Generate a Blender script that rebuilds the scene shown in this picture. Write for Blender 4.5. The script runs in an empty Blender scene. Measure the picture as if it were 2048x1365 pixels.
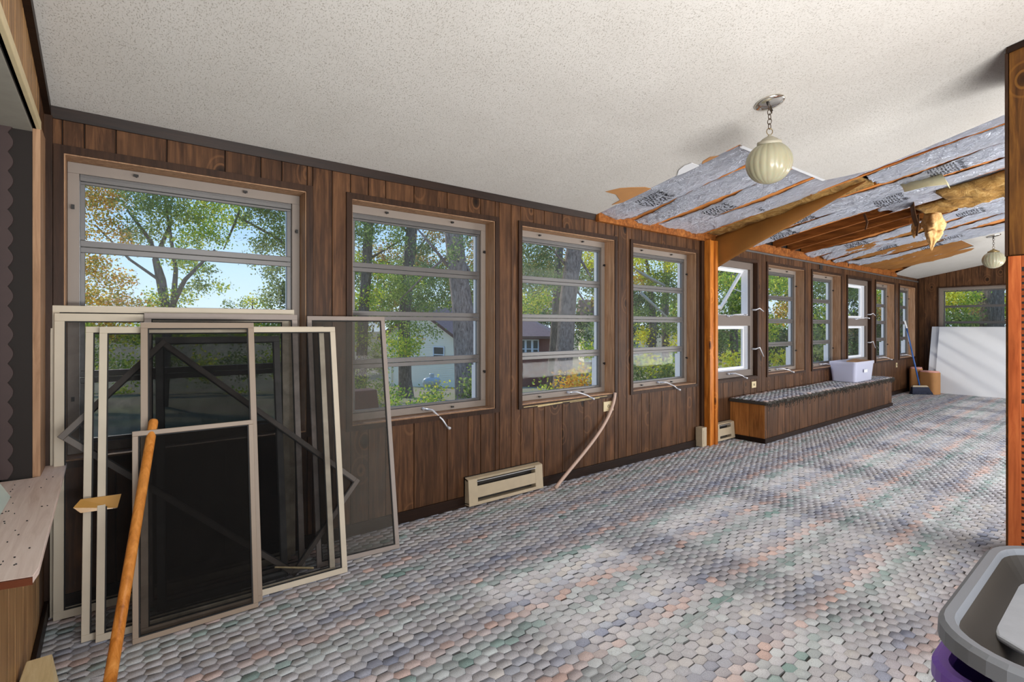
import bpy, bmesh, math, random
import numpy as np
from mathutils import Vector, Matrix
random.seed(7); RNG = np.random.default_rng(11)
sc = bpy.context.scene
COL = sc.collection

# ---------------------------------------------------------------- camera, sky, sun, lights, exposure
ZC = 1.26
ANG = math.radians(51.743)
cam_d = bpy.data.cameras.new('camera'); cam = bpy.data.objects.new('camera', cam_d); COL.objects.link(cam)
cam.location = (0, 0, ZC)
cam.rotation_euler = (math.radians(90), 0, ANG - math.radians(90))
cam_d.sensor_width = 36; cam_d.lens = 36*1018/2048
cam_d.shift_y = -(682.5-653)/2048
cam_d.clip_start = 0.02; cam_d.clip_end = 500
sc.camera = cam
sc.view_settings.view_transform = 'Standard'
sc.view_settings.look = 'None'
sc.view_settings.gamma = 1
sc.view_settings.use_curve_mapping = False
sc.view_settings.exposure = 0.0
sc.cycles.transparent_max_bounces = 32

world = bpy.data.worlds.new('sky'); sc.world = world; world.use_nodes = True
nt = world.node_tree; nt.nodes.clear()
def wn(t, **k):
    n = nt.nodes.new(t)
    for a, b in k.items(): setattr(n, a, b)
    return n
tc = wn('ShaderNodeTexCoord'); sp = wn('ShaderNodeSeparateXYZ'); cr = wn('ShaderNodeValToRGB')
bg = wn('ShaderNodeBackground'); wo = wn('ShaderNodeOutputWorld')
nt.links.new(tc.outputs['Generated'], sp.inputs[0]); nt.links.new(sp.outputs['Z'], cr.inputs[0])
nt.links.new(cr.outputs[0], bg.inputs[0]); nt.links.new(bg.outputs[0], wo.inputs[0])
e = cr.color_ramp.elements
e[0].position = 0.0; e[0].color = (0.66, 0.80, 0.93, 1)
e[1].position = 0.75; e[1].color = (0.10, 0.26, 0.62, 1)
q = e.new(0.10); q.color = (0.50, 0.71, 0.93, 1)
q = e.new(0.30); q.color = (0.20, 0.46, 0.85, 1)
bg.inputs[1].default_value = 1.25

def light(kind, name, loc, rot, energy, color=(1, 1, 1), size=None, size_y=None, angle=None, spread=None):
    d = bpy.data.lights.new(name, kind); o = bpy.data.objects.new(name, d); COL.objects.link(o)
    o.location = loc; o.rotation_euler = rot; d.energy = energy; d.color = color
    if size: d.shape = 'RECTANGLE'; d.size = size; d.size_y = size_y
    if angle: d.angle = angle
    if spread: d.spread = spread
    return o
# sun: travels towards +X a little, -Y and down
sd = Vector((0.10, -1.0, -0.68)).normalized()
sun = light('SUN', 'sun', (0, 20, 20), (0, 0, 0), 2.8, (1.0, 0.94, 0.85), angle=math.radians(5.0))
sun.rotation_euler = sd.to_track_quat('-Z', 'Y').to_euler()
# added fill lamps, out of view behind the camera, to brighten the interior
R_ = math.radians
light('AREA', 'added_ceiling_fill', (1.5, -1.1, 0.7), (R_(150), 0, 0), 188, (1, 0.98, 0.95), 3.2, 0.6)
light('AREA', 'added_fill_lamp', (6.5, -1.15, 0.45), (R_(146), 0, 0), 190, (1, 0.98, 0.95), 3.8, 0.5)
light('AREA', 'added_fill_lamp', (10.7, -1.15, 0.5), (R_(148), 0, 0), 135, (1, 0.98, 0.95), 3.0, 0.5)
light('AREA', 'added_fill_lamp', (0.9, -1.15, 1.9), (R_(64), 0, 0), 34, (1, 0.98, 0.95), 1.9, 1.0)
light('AREA', 'added_fill_lamp', (6.5, -1.15, 1.9), (R_(64), 0, 0), 62, (1, 0.98, 0.95), 3.6, 1.0)

# ---------------------------------------------------------------- materials
MATS = {}
class NB:
    def __init__(s, name):
        s.m = bpy.data.materials.new(name); s.m.use_nodes = True
        s.t = s.m.node_tree; s.t.nodes.clear()
        s.out = s.n('ShaderNodeOutputMaterial')
        s.p = s.n('ShaderNodeBsdfPrincipled'); s.l(s.p.outputs[0], s.out.inputs[0])
    def n(s, t, **k):
        x = s.t.nodes.new(t)
        for a, b in k.items(): setattr(x, a, b)
        return x
    def l(s, a, b): s.t.links.new(a, b)
    def set(s, **k):
        for a, b in k.items():
            s.p.inputs[a.replace('_', ' ')].default_value = b
        return s
    def coord(s, scale=(1, 1, 1), rand=True, kind='Object'):
        c = s.n('ShaderNodeTexCoord'); mp = s.n('ShaderNodeMapping'); s.l(c.outputs[kind], mp.inputs[0])
        mp.inputs['Scale'].default_value = scale
        if rand:
            oi = s.n('ShaderNodeObjectInfo'); mu = s.n('ShaderNodeMath', operation='MULTIPLY'); mu.inputs[1].default_value = 37.0
            s.l(oi.outputs['Random'], mu.inputs[0]); cb = s.n('ShaderNodeCombineXYZ')
            s.l(mu.outputs[0], cb.inputs[0]); s.l(mu.outputs[0], cb.inputs[2]); s.l(cb.outputs[0], mp.inputs['Location'])
        return mp.outputs[0]
    def noise(s, vec, scale=5, detail=3, rough=.5, dist=0):
        x = s.n('ShaderNodeTexNoise'); x.inputs['Scale'].default_value = scale; x.inputs['Detail'].default_value = detail
        x.inputs['Roughness'].default_value = rough; x.inputs['Distortion'].default_value = dist
        if vec is not None: s.l(vec, x.inputs['Vector'])
        return x.outputs[0]
    def ramp(s, fac, stops):
        r = s.n('ShaderNodeValToRGB'); s.l(fac, r.inputs[0]); el = r.color_ramp.elements
        while len(el) < len(stops): el.new(.5)
        for a, (p_, c_) in zip(el, stops):
            a.position = p_; a.color = (*c_, 1) if len(c_) == 3 else c_
        return r.outputs[0]
    def mix(s, fac, a, b, mode='MIX'):
        x = s.n('ShaderNodeMix', data_type='RGBA', blend_type=mode)
        for sock, v in ((x.inputs[0], fac), (x.inputs[6], a), (x.inputs[7], b)):
            if hasattr(v, 'is_linked'): s.l(v, sock)
            else: sock.default_value = v if not isinstance(v, tuple) else (*v, 1)
        return x.outputs[2]
    def bump(s, h, strength=.3, dist=.01):
        b = s.n('ShaderNodeBump'); b.inputs['Strength'].default_value = strength; b.inputs['Distance'].default_value = dist
        s.l(h, b.inputs['Height']); s.l(b.outputs[0], s.p.inputs['Normal']); return s
    def base(s, c):
        if hasattr(c, 'is_linked'): s.l(c, s.p.inputs['Base Color'])
        else: s.p.inputs['Base Color'].default_value = (*c, 1)
        return s

def srgb(r, g, b):
    f = lambda v: (v/255/12.92 if v/255 <= .04045 else ((v/255+.055)/1.055)**2.4)
    return (f(r), f(g), f(b))
def plain(name, c, rough=.6, metal=0, var=.12, scale=20, **k):
    b = NB(name); v = b.coord(); n = b.noise(v, scale, 4)
    b.base(b.mix(n, tuple(x*(1-var) for x in c), tuple(min(1, x*(1+var)) for x in c)))
    b.set(Roughness=rough, Metallic=metal, **k); MATS[name] = b.m; return b.m
def wood(name, c_dark, c_mid, c_light, axis='Z', rough=.45, stretch=14, scale=3.0, knots=True, spec=.18):
    b = NB(name)
    sc_ = {'Z': (stretch, stretch, 1), 'X': (1, stretch, stretch), 'Y': (stretch, 1, stretch)}[axis]
    v = b.coord(sc_); n1 = b.noise(v, scale, 6, .65, .6)
    v2 = b.coord({'Z': (2.2, 2.2, .7), 'X': (.7, 2.2, 2.2), 'Y': (2.2, .7, 2.2)}[axis])
    n2 = b.noise(v2, 2.6, 3, .5, 1.2)
    col = b.ramp(n1, [(.28, c_dark), (.5, c_mid), (.72, c_light)])
    col = b.mix(b.ramp(n2, [(.35, (0, 0, 0)), (.7, (1, 1, 1))]), col, b.mix(.45, col, c_light), 'MIX')
    if knots:
        vk = b.coord({'Z': (3.2, 3.2, 2.2), 'X': (2.2, 3.2, 3.2), 'Y': (3.2, 2.2, 3.2)}[axis])
        vo = b.n('ShaderNodeTexVoronoi'); vo.inputs['Scale'].default_value = 1.15; b.l(vk, vo.inputs['Vector'])
        kn = b.ramp(vo.outputs['Distance'], [(.05, (1, 1, 1)), (.17, (0, 0, 0))])
        wv = b.n('ShaderNodeMath', operation='SINE'); ml = b.n('ShaderNodeMath', operation='MULTIPLY'); ml.inputs[1].default_value = 60
        b.l(vo.outputs['Distance'], ml.inputs[0]); b.l(ml.outputs[0], wv.inputs[0])
        ring = b.ramp(vo.outputs['Distance'], [(.1, (.8, .8, .8)), (.3, (0, 0, 0))])
        rg = b.mix(1.0, ring, b.ramp(wv.outputs[0], [(.4, (0, 0, 0)), (.9, (1, 1, 1))]), 'MULTIPLY')
        col = b.mix(rg, col, tuple(x*1.5 for x in c_light)); col = b.mix(kn, col, tuple(x*.55 for x in c_dark))
    oi = b.n('ShaderNodeObjectInfo'); mr = b.n('ShaderNodeMapRange'); b.l(oi.outputs['Random'], mr.inputs[0])
    mr.inputs['To Min'].default_value = .82; mr.inputs['To Max'].default_value = 1.2
    hs = b.n('ShaderNodeHueSaturation'); b.l(col, hs.inputs['Color']); b.l(mr.outputs[0], hs.inputs['Value'])
    b.base(hs.outputs[0]).set(Roughness=rough).bump(n1, .12, .004); b.p.inputs['Specular IOR Level'].default_value = spec
    MATS[name] = b.m; return b.m

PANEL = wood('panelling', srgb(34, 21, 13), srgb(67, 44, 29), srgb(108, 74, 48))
PANEL_L = wood('panelling_lit', srgb(90, 62, 38), srgb(150, 112, 74), srgb(188, 148, 100))  # paler copy of the panelling: light falling on it put into the colour
PANEL_R = wood('red_panelling', srgb(46, 27, 12), srgb(76, 46, 20), srgb(112, 74, 30))
DARKTRIM = wood('dark_trim', srgb(18, 10, 7), srgb(30, 18, 12), srgb(42, 26, 17), 'X', knots=False)
DARKTRIM_Z = wood('dark_trim_upright', srgb(30, 19, 13), srgb(50, 33, 23), srgb(68, 46, 32), 'Z', knots=False)
GROOVE = plain('groove_dark', srgb(26, 17, 12), .8)
JAMB = wood('raw_jamb', srgb(118, 88, 64), srgb(154, 118, 90), srgb(184, 148, 116), 'Z', knots=False, rough=.6)
ORANGE = wood('orange_post', srgb(116, 60, 18), srgb(172, 98, 34), srgb(206, 132, 56), 'Z', rough=.35, stretch=10)
JOIST = wood('rafter_wood', srgb(110, 58, 22), srgb(176, 104, 44), srgb(214, 146, 78), 'Y', rough=.6, stretch=9)
JOIST_D = wood('stained_rafter', srgb(70, 36, 14), srgb(132, 74, 30), srgb(178, 112, 54), 'Y', rough=.7, stretch=9)
DECKB = wood('roof_deck', srgb(26, 16, 9), srgb(54, 32, 16), srgb(84, 52, 26), 'X', rough=.8, stretch=6, knots=False)
SHELF = wood('shelf_top', srgb(188, 162, 148), srgb(212, 190, 178), srgb(226, 208, 198), 'Y', rough=.4, stretch=16, knots=False)
SHELFEDGE = plain('shelf_edge', srgb(92, 44, 22), .4)
STICKW = wood('stick_wood', srgb(128, 72, 22), srgb(178, 110, 44), srgb(206, 142, 74), 'Z', rough=.4, stretch=20, scale=2, knots=False)
LOUV = wood('louvre_wood', srgb(104, 44, 18), srgb(146, 72, 36), srgb(172, 96, 52), 'Z', rough=.4, knots=False)
TAUPE = plain('taupe_paint', srgb(134, 123, 114), .5, var=.08, scale=9)
TAUPE_D = plain('grey_brown_paint', srgb(108, 96, 88), .5, var=.08)
ALU = plain('aluminium', srgb(196, 196, 198), .38, .55, var=.06)
ALU_W = plain('white_vinyl', srgb(228, 230, 234), .35, 0, var=.03)
ALU_D = plain('grey_aluminium', srgb(104, 102, 101), .4, .4, var=.08)
HANDLE = plain('crank_metal', srgb(214, 216, 222), .25, .4, var=.05)
BLACKM = plain('black_metal', srgb(24, 21, 20), .5)
CREAM = plain('cream_enamel', srgb(178, 162, 136), .45, var=.14, scale=14)
CREAM_D = plain('heater_inside', srgb(40, 34, 28), .7)
FRAME_W = plain('stained_white_frame', srgb(190, 178, 158), .5, var=.12, scale=6)
FRAME_B = plain('beige_frame', srgb(142, 124, 106), .45, var=.1, scale=8)
FRAME_D = plain('dark_grey_frame', srgb(70, 68, 66), .5, var=.1)
FRAME_D2 = plain('bronze_frame', srgb(76, 66, 58), .5)
KRAFT_D2 = plain('dark_kraft', srgb(96, 62, 30), .8, var=.3)
BENCHEND = None
FRAME_G = plain('grey_frame', srgb(142, 130, 122), .45, var=.08)
SPLINE = plain('black_spline', srgb(16, 15, 15), .7)
KRAFT = plain('kraft_paper', srgb(178, 128, 78), .8, var=.2, scale=7)
KRAFT_O = plain('orange_kraft', srgb(190, 122, 60), .8, var=.25, scale=9)
KRAFT_D = plain('brown_kraft_backing', srgb(140, 92, 34), .75, var=.3, scale=5)
TAPE = plain('tan_tape', srgb(184, 138, 70), .25, var=.15)
BOARD = plain('white_board', srgb(218, 220, 224), .55, var=.03, scale=3)
PINKF = plain('pink_fibreglass', srgb(214, 158, 148), .95, var=.15, scale=30)
BLUEP = plain('blue_handle', srgb(52, 98, 168), .35)
BRISTLE = plain('navy_bristles', srgb(34, 40, 60), .8, var=.3, scale=60)
GREYP = plain('grey_plastic', srgb(120, 124, 130), .42, var=.05, scale=5)
GREYP_S = plain('speckled_grey_plastic', srgb(160, 164, 170), .4, var=.12, scale=40)
PURPLE = plain('purple_plastic', srgb(126, 84, 190), .35, var=.08)
IVORY = plain('ivory_plastic', srgb(206, 188, 148), .4, var=.06)
GLOBE = plain('milk_glass', srgb(168, 164, 138), .28, var=.06, scale=4, Subsurface_Weight=.3)
BRASS = plain('old_brass', srgb(150, 130, 90), .35, .8)
SILVER = plain('polished_canopy', srgb(226, 222, 212), .12, .95, var=.03)
CHAIN = plain('dark_chain', srgb(74, 58, 42), .45, .6)
CURT = plain('dark_curtain', srgb(60, 44, 42), .7, var=.15)
INK = plain('print_ink', srgb(44, 46, 54), .6)
PALEG = plain('pale_glass', srgb(196, 214, 206), .2, var=.04)
PALEW = wood('pale_wood', srgb(176, 152, 104), srgb(206, 184, 138), srgb(222, 204, 162), 'Y', knots=False)
STRIP = plain('pinkish_vinyl', srgb(196, 168, 152), .5, var=.1)
CARD = plain('cardboard', srgb(176, 136, 92), .8)
PALEJ = plain('pale_edge', srgb(214, 196, 156), .5)
COB = plain('soffit_grey', srgb(150, 145, 134), .7, var=.15)
RUST = plain('rust_brown', srgb(96, 46, 40), .8, var=.35, scale=14)
BARK = NB('bark'); v = BARK.coord((9, 9, 1.6)); n = BARK.noise(v, 3.5, 5, .7, .4)
BARK.base(BARK.ramp(n, [(.3, srgb(68, 58, 50)), (.55, srgb(130, 114, 100)), (.75, srgb(176, 160, 144))])).set(Roughness=.9).bump(n, .8, .04); BARK = BARK.m
BARK_P = NB('pine_bark'); v = BARK_P.coord((7, 7, 2.2)); n = BARK_P.noise(v, 3.0, 5, .7, .5)
BARK_P.base(BARK_P.ramp(n, [(.3, srgb(92, 74, 66)), (.5, srgb(164, 140, 126)), (.75, srgb(208, 184, 168))])).set(Roughness=.9).bump(n, .8, .05); BARK_P = BARK_P.m
PALEB = plain('pale_branch', srgb(176, 166, 146), .8)

# ceiling plaster: brushed stipple
b = NB('stippled_plaster'); v = b.coord((1, 1, 1), False)
n1 = b.noise(b.coord((1, .5, 1), False), 230, 2, .6); n2 = b.noise(v, 3, 3); 
d1 = b.ramp(n1, [(.33, (0, 0, 0)), (.42, (1, 1, 1))])
c = b.mix(n2, srgb(186, 182, 176), srgb(200, 197, 192))
b.base(b.mix(d1, srgb(166, 160, 152), c)).set(Roughness=.9).bump(d1, .5, .004); PLASTER = b.m
# carpet
b = NB('carpet_pile'); at = b.n('ShaderNodeAttribute', attribute_name='Col'); v = b.coord((1, 1, 1), False)
n1 = b.noise(v, 420, 2, .7)
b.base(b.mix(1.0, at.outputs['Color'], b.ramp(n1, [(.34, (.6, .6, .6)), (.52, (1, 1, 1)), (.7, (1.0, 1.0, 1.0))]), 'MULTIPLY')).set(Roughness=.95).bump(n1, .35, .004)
b.p.inputs['Specular IOR Level'].default_value = .15; CARPET = b.m
plain('carpet_backing', srgb(64, 60, 56), .95)
# foil
b = NB('foil_facing'); v = b.coord((1, 1, 1)); n1 = b.noise(b.coord((3, 1.2, 3)), 7, 6, .7, 1.6); n2 = b.noise(v, 60, 3, .6, .5)
b.base(b.mix(n1, srgb(176, 182, 200), srgb(222, 226, 236))).set(Roughness=.30, Metallic=.78)
ad = b.n('ShaderNodeMath', operation='MULTIPLY_ADD'); b.l(n2, ad.inputs[0]); ad.inputs[1].default_value = .35; b.l(n1, ad.inputs[2])
b.bump(ad.outputs[0], 1.0, .06); FOIL = b.m
FOIL_Y = plain('aged_foil', srgb(206, 198, 160), .45, .3, var=.2)
BENCHEND = wood('bench_end_wood', srgb(92, 56, 26), srgb(146, 92, 46), srgb(182, 122, 66))
# fibreglass
b = NB('yellow_fibreglass'); v = b.coord((1, 1, 1)); n1 = b.noise(v, 9, 6, .75, .8)
b.base(b.ramp(n1, [(.28, srgb(86, 58, 22)), (.5, srgb(156, 116, 56)), (.72, srgb(206, 172, 108))])).set(Roughness=1.0).bump(n1, 1, .04); FIBRE = b.m
b = NB('pale_fibreglass'); v = b.coord((1, 1, 1)); n1 = b.noise(v, 14, 6, .75, .8)
b.base(b.ramp(n1, [(.28, srgb(176, 122, 66)), (.5, srgb(222, 178, 118)), (.72, srgb(238, 208, 160))])).set(Roughness=1.0).bump(n1, 1, .012); FIBRE_P = b.m
# glass
def glass(name, tint, amount, haze=0.0):
    b = NB(name); tr = b.n('ShaderNodeBsdfTransparent'); tr.inputs[0].default_value = (*tint, 1)
    gl = b.n('ShaderNodeBsdfGlossy'); gl.inputs['Roughness'].default_value = .03
    lw = b.n('ShaderNodeLayerWeight'); lw.inputs[0].default_value = .5; pw = b.n('ShaderNodeMath', operation='POWER'); pw.inputs[1].default_value = 4.0
    b.l(lw.outputs['Facing'], pw.inputs[0]); m1 = b.n('ShaderNodeMath', operation='MULTIPLY_ADD'); b.l(pw.outputs[0], m1.inputs[0]); m1.inputs[1].default_value = .10; m1.inputs[2].default_value = .008
    ge = b.n('ShaderNodeNewGeometry'); iv = b.n('ShaderNodeMath', operation='SUBTRACT'); iv.inputs[0].default_value = 1; b.l(ge.outputs['Backfacing'], iv.inputs[1])
    m3 = b.n('ShaderNodeMath', operation='MULTIPLY'); b.l(m1.outputs[0], m3.inputs[0]); b.l(iv.outputs[0], m3.inputs[1])
    mx = b.n('ShaderNodeMixShader'); b.l(m3.outputs[0], mx.inputs[0]); b.l(tr.outputs[0], mx.inputs[1]); b.l(gl.outputs[0], mx.inputs[2])
    if haze:
        df = b.n('ShaderNodeBsdfDiffuse'); df.inputs[0].default_value = (.8, .8, .78, 1)
        n = b.noise(b.coord((1, 1, 1)), 6, 5, .6); m2 = b.n('ShaderNodeMixShader')
        mm = b.n('ShaderNodeMath', operation='MULTIPLY'); mm.inputs[1].default_value = haze; b.l(n, mm.inputs[0])
        b.l(mm.outputs[0], m2.inputs[0]); b.l(mx.outputs[0], m2.inputs[1]); b.l(df.outputs[0], m2.inputs[2]); mx = m2
    b.l(mx.outputs[0], b.out.inputs[0]); b.m.name = name; return b.m
GLASS = glass('window_glass', (.98, .985, .985), 1, .03)
def meshmat(name, col, alpha):
    b = NB(name); tr = b.n('ShaderNodeBsdfTransparent'); df = b.n('ShaderNodeBsdfDiffuse'); df.inputs[0].default_value = (*col, 1)
    v = b.coord((1, 1, 1)); n = b.noise(b.coord((1.4, 5, 1.4)), 6, 5, .65, 1.0)
    mr = b.n('ShaderNodeMapRange'); b.l(n, mr.inputs[0]); mr.inputs['From Min'].default_value = .25; mr.inputs['From Max'].default_value = .75
    mr.inputs['To Min'].default_value = alpha-.12; mr.inputs['To Max'].default_value = min(1, alpha+.12)
    mx = b.n('ShaderNodeMixShader'); b.l(mr.outputs[0], mx.inputs[0]); b.l(tr.outputs[0], mx.inputs[1]); b.l(df.outputs[0], mx.inputs[2])
    b.l(mx.outputs[0], b.out.inputs[0]); return b.m
MESH_K = meshmat('black_screen_mesh', (.010, .010, .010), .29)
MESH_F = meshmat('front_screen_mesh', (.014, .013, .012), .55)
MESH_G2 = meshmat('thin_grey_mesh', (.08, .08, .08), .16)
MESH_G = meshmat('grey_screen_mesh', (.10, .092, .08), .55)
b = NB('frosted_tub'); tr = b.n('ShaderNodeBsdfTransparent'); mx = b.n('ShaderNodeMixShader'); mx.inputs[0].default_value = .55
tr.inputs[0].default_value = (.93, .94, 1, 1); b.base(srgb(222, 224, 240)).set(Roughness=.25); b.l(tr.outputs[0], mx.inputs[1]); b.l(b.p.outputs[0], mx.inputs[2]); b.l(mx.outputs[0], b.out.inputs[0]); TUB = b.m
# foliage: colour per leaf
def leafmat(name):
    b = NB(name); at = b.n('ShaderNodeAttribute', attribute_name='Col')
    df = b.n('ShaderNodeBsdfDiffuse'); tl = b.n('ShaderNodeBsdfTranslucent'); mx = b.n('ShaderNodeMixShader'); mx.inputs[0].default_value = .5
    b.l(at.outputs['Color'], df.inputs[0]); b.l(at.outputs['Color'], tl.inputs[0]); b.l(df.outputs[0], mx.inputs[1]); b.l(tl.outputs[0], mx.inputs[2])
    b.l(mx.outputs[0], b.out.inputs[0]); return b.m
LEAF = leafmat('leaves')
b = NB('ground_cover'); v = b.coord((1, 1, 1), False); n1 = b.noise(v, .35, 5, .6); n2 = b.noise(v, 9, 5, .7)
c1 = b.ramp(n1, [(.40, srgb(96, 108, 56)), (.52, srgb(128, 118, 88)), (.62, srgb(132, 108, 92))])
b.base(b.mix(n2, c1, srgb(176, 160, 120))).set(Roughness=1).bump(n2, .5, .05); GROUND = b.m
plain('siding', srgb(252, 238, 212), .7, var=.04, scale=3); plain('brick', srgb(124, 66, 54), .85, var=.3, scale=18)
plain('roof_shingle', srgb(142, 112, 104), .9, var=.3, scale=7); plain('fascia', srgb(110, 74, 60), .7); plain('dark_pane', srgb(70, 76, 74), .15)
plain('tank_white', srgb(186, 190, 186), .4); plain('asphalt', srgb(120, 118, 120), .9)

# ---------------------------------------------------------------- mesh helpers
class MB:
    def __init__(s): s.v = []; s.f = []; s.mi = []
    def add(s, vs, fs, mi=0):
        o = len(s.v); s.v += [tuple(x) for x in vs]; s.f += [tuple(i+o for i in f) for f in fs]; s.mi += [mi]*len(fs); return s
    def box(s, x0, x1, y0, y1, z0, z1, mi=0):
        vs = [(x, y, z) for z in (z0, z1) for y in (y0, y1) for x in (x0, x1)]
        return s.add(vs, [(0, 2, 3, 1), (4, 5, 7, 6), (0, 1, 5, 4), (2, 6, 7, 3), (0, 4, 6, 2), (1, 3, 7, 5)], mi)
    def hexa(s, p, mi=0):   # 8 points: bottom 4 ccw, top 4 ccw
        return s.add(p, [(3, 2, 1, 0), (4, 5, 6, 7), (0, 1, 5, 4), (1, 2, 6, 5), (2, 3, 7, 6), (3, 0, 4, 7)], mi)
    def extrude(s, poly, d, mi=0):   # planar polygon (3D points) extruded by vector d
        n = len(poly); a = [Vector(p) for p in poly]; d = Vector(d); bt = [p+d for p in a]
        return s.add(a+bt, [tuple(range(n))[::-1], tuple(range(n, 2*n))]+[(i, (i+1) % n, n+(i+1) % n, n+i) for i in range(n)], mi)
    def tube(s, pts, r, n=8, mi=0, caps=True):
        pts = [Vector(p) for p in pts]; rs = r if isinstance(r, (list, tuple)) else [r]*len(pts)
        rings = []; prev = None
        for i, p in enumerate(pts):
            t = (pts[min(i+1, len(pts)-1)]-pts[max(i-1, 0)]).normalized()
            if prev is None:
                a = t.orthogonal().normalized()
            else:
                a = (prev-t*prev.dot(t)).normalized()
            prev = a; c_ = t.cross(a)
            rings.append([p+(a*math.cos(2*math.pi*k/n)+c_*math.sin(2*math.pi*k/n))*rs[i] for k in range(n)])
        vs = [q for rg in rings for q in rg]; fs = []
        for i in range(len(pts)-1):
            for k in range(n): fs.append((i*n+k, i*n+(k+1) % n, (i+1)*n+(k+1) % n, (i+1)*n+k))
        if caps: fs.append(tuple(range(n))[::-1]); fs.append(tuple((len(pts)-1)*n+k for k in range(n)))
        return s.add(vs, fs, mi)
    def lathe(s, prof, n=24, c=(0, 0, 0), flute=None, mi=0):   # prof: (r,z)
        vs = []
        for (r, z) in prof:
            for k in range(n):
                a = 2*math.pi*k/n; rr = r*(1+(flute(k, n) if flute else 0))
                vs.append((c[0]+rr*math.cos(a), c[1]+rr*math.sin(a), c[2]+z))
        fs = [(i*n+k, i*n+(k+1) % n, (i+1)*n+(k+1) % n, (i+1)*n+k) for i in range(len(prof)-1) for k in range(n)]
        fs += [tuple(range(n))[::-1], tuple((len(prof)-1)*n+k for k in range(n))]
        return s.add(vs, fs, mi)
    def torus(s, c, R, r, ax, sq=1.0, n=14, m=6, mi=0):
        c = Vector(c); ax = Vector(ax).normalized(); u = Vector((0, 0, 1)) if abs(ax.z) < .9 else Vector((1, 0, 0)); w = ax.cross(u).normalized()
        vs = []; fs = []
        for i in range(n):
            a = 2*math.pi*i/n; ctr = c+u*(R*sq*math.cos(a))+w*(R*math.sin(a)); dirr = (u*math.cos(a)+w*math.sin(a)).normalized()
            for j in range(m):
                b_ = 2*math.pi*j/m; vs.append(ctr+dirr*(r*math.cos(b_))+ax*(r*math.sin(b_)))
        for i in range(n):
            for j in range(m): fs.append((i*m+j, ((i+1) % n)*m+j, ((i+1) % n)*m+(j+1) % m, i*m+(j+1) % m))
        return s.add(vs, fs, mi)
    def mesh(s, name, mats):
        me = bpy.data.meshes.new(name); me.from_pydata(s.v, [], s.f)
        for m in (mats if isinstance(mats, (list, tuple)) else [mats]): me.materials.append(m)
        if any(s.mi): me.polygons.foreach_set('material_index', s.mi)
        bm_ = bmesh.new(); bm_.from_mesh(me); bmesh.ops.recalc_face_normals(bm_, faces=bm_.faces); bm_.to_mesh(me); bm_.free()
        return me
    def build(s, name, mats, parent=None, bev=0, smooth=False, label=None):
        me = s.mesh(name, mats); o = bpy.data.objects.new(name, me); COL.objects.link(o)
        if parent: o.parent = parent
        if smooth:
            me.polygons.foreach_set('use_smooth', [True]*len(me.polygons))
        if bev:
            m = o.modifiers.new('bevel', 'BEVEL'); m.width = bev; m.segments = 2; m.limit_method = 'ANGLE'
        if label: o['label'] = label
        return o
def tag(o, label=None, cat=None, group=None, kind=None):
    if label: o['label'] = label
    if cat: o['category'] = cat
    if group: o['group'] = group
    if kind: o['kind'] = kind
    return o
def empty(name, loc=(0, 0, 0), label=None, cat=None, group=None, kind=None):
    o = bpy.data.objects.new(name, None); COL.objects.link(o); o.location = loc; o.empty_display_size = .1
    return tag(o, label, cat, group, kind)
def struct(o, label=None): return tag(o, label, None, None, 'structure')

ZH = 2.215; S = .19; XL = -.233; XR = 12.77; YW = 3.0; YB = -1.3
def ceil_z(y): return ZH+S*(YW-y)

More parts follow.
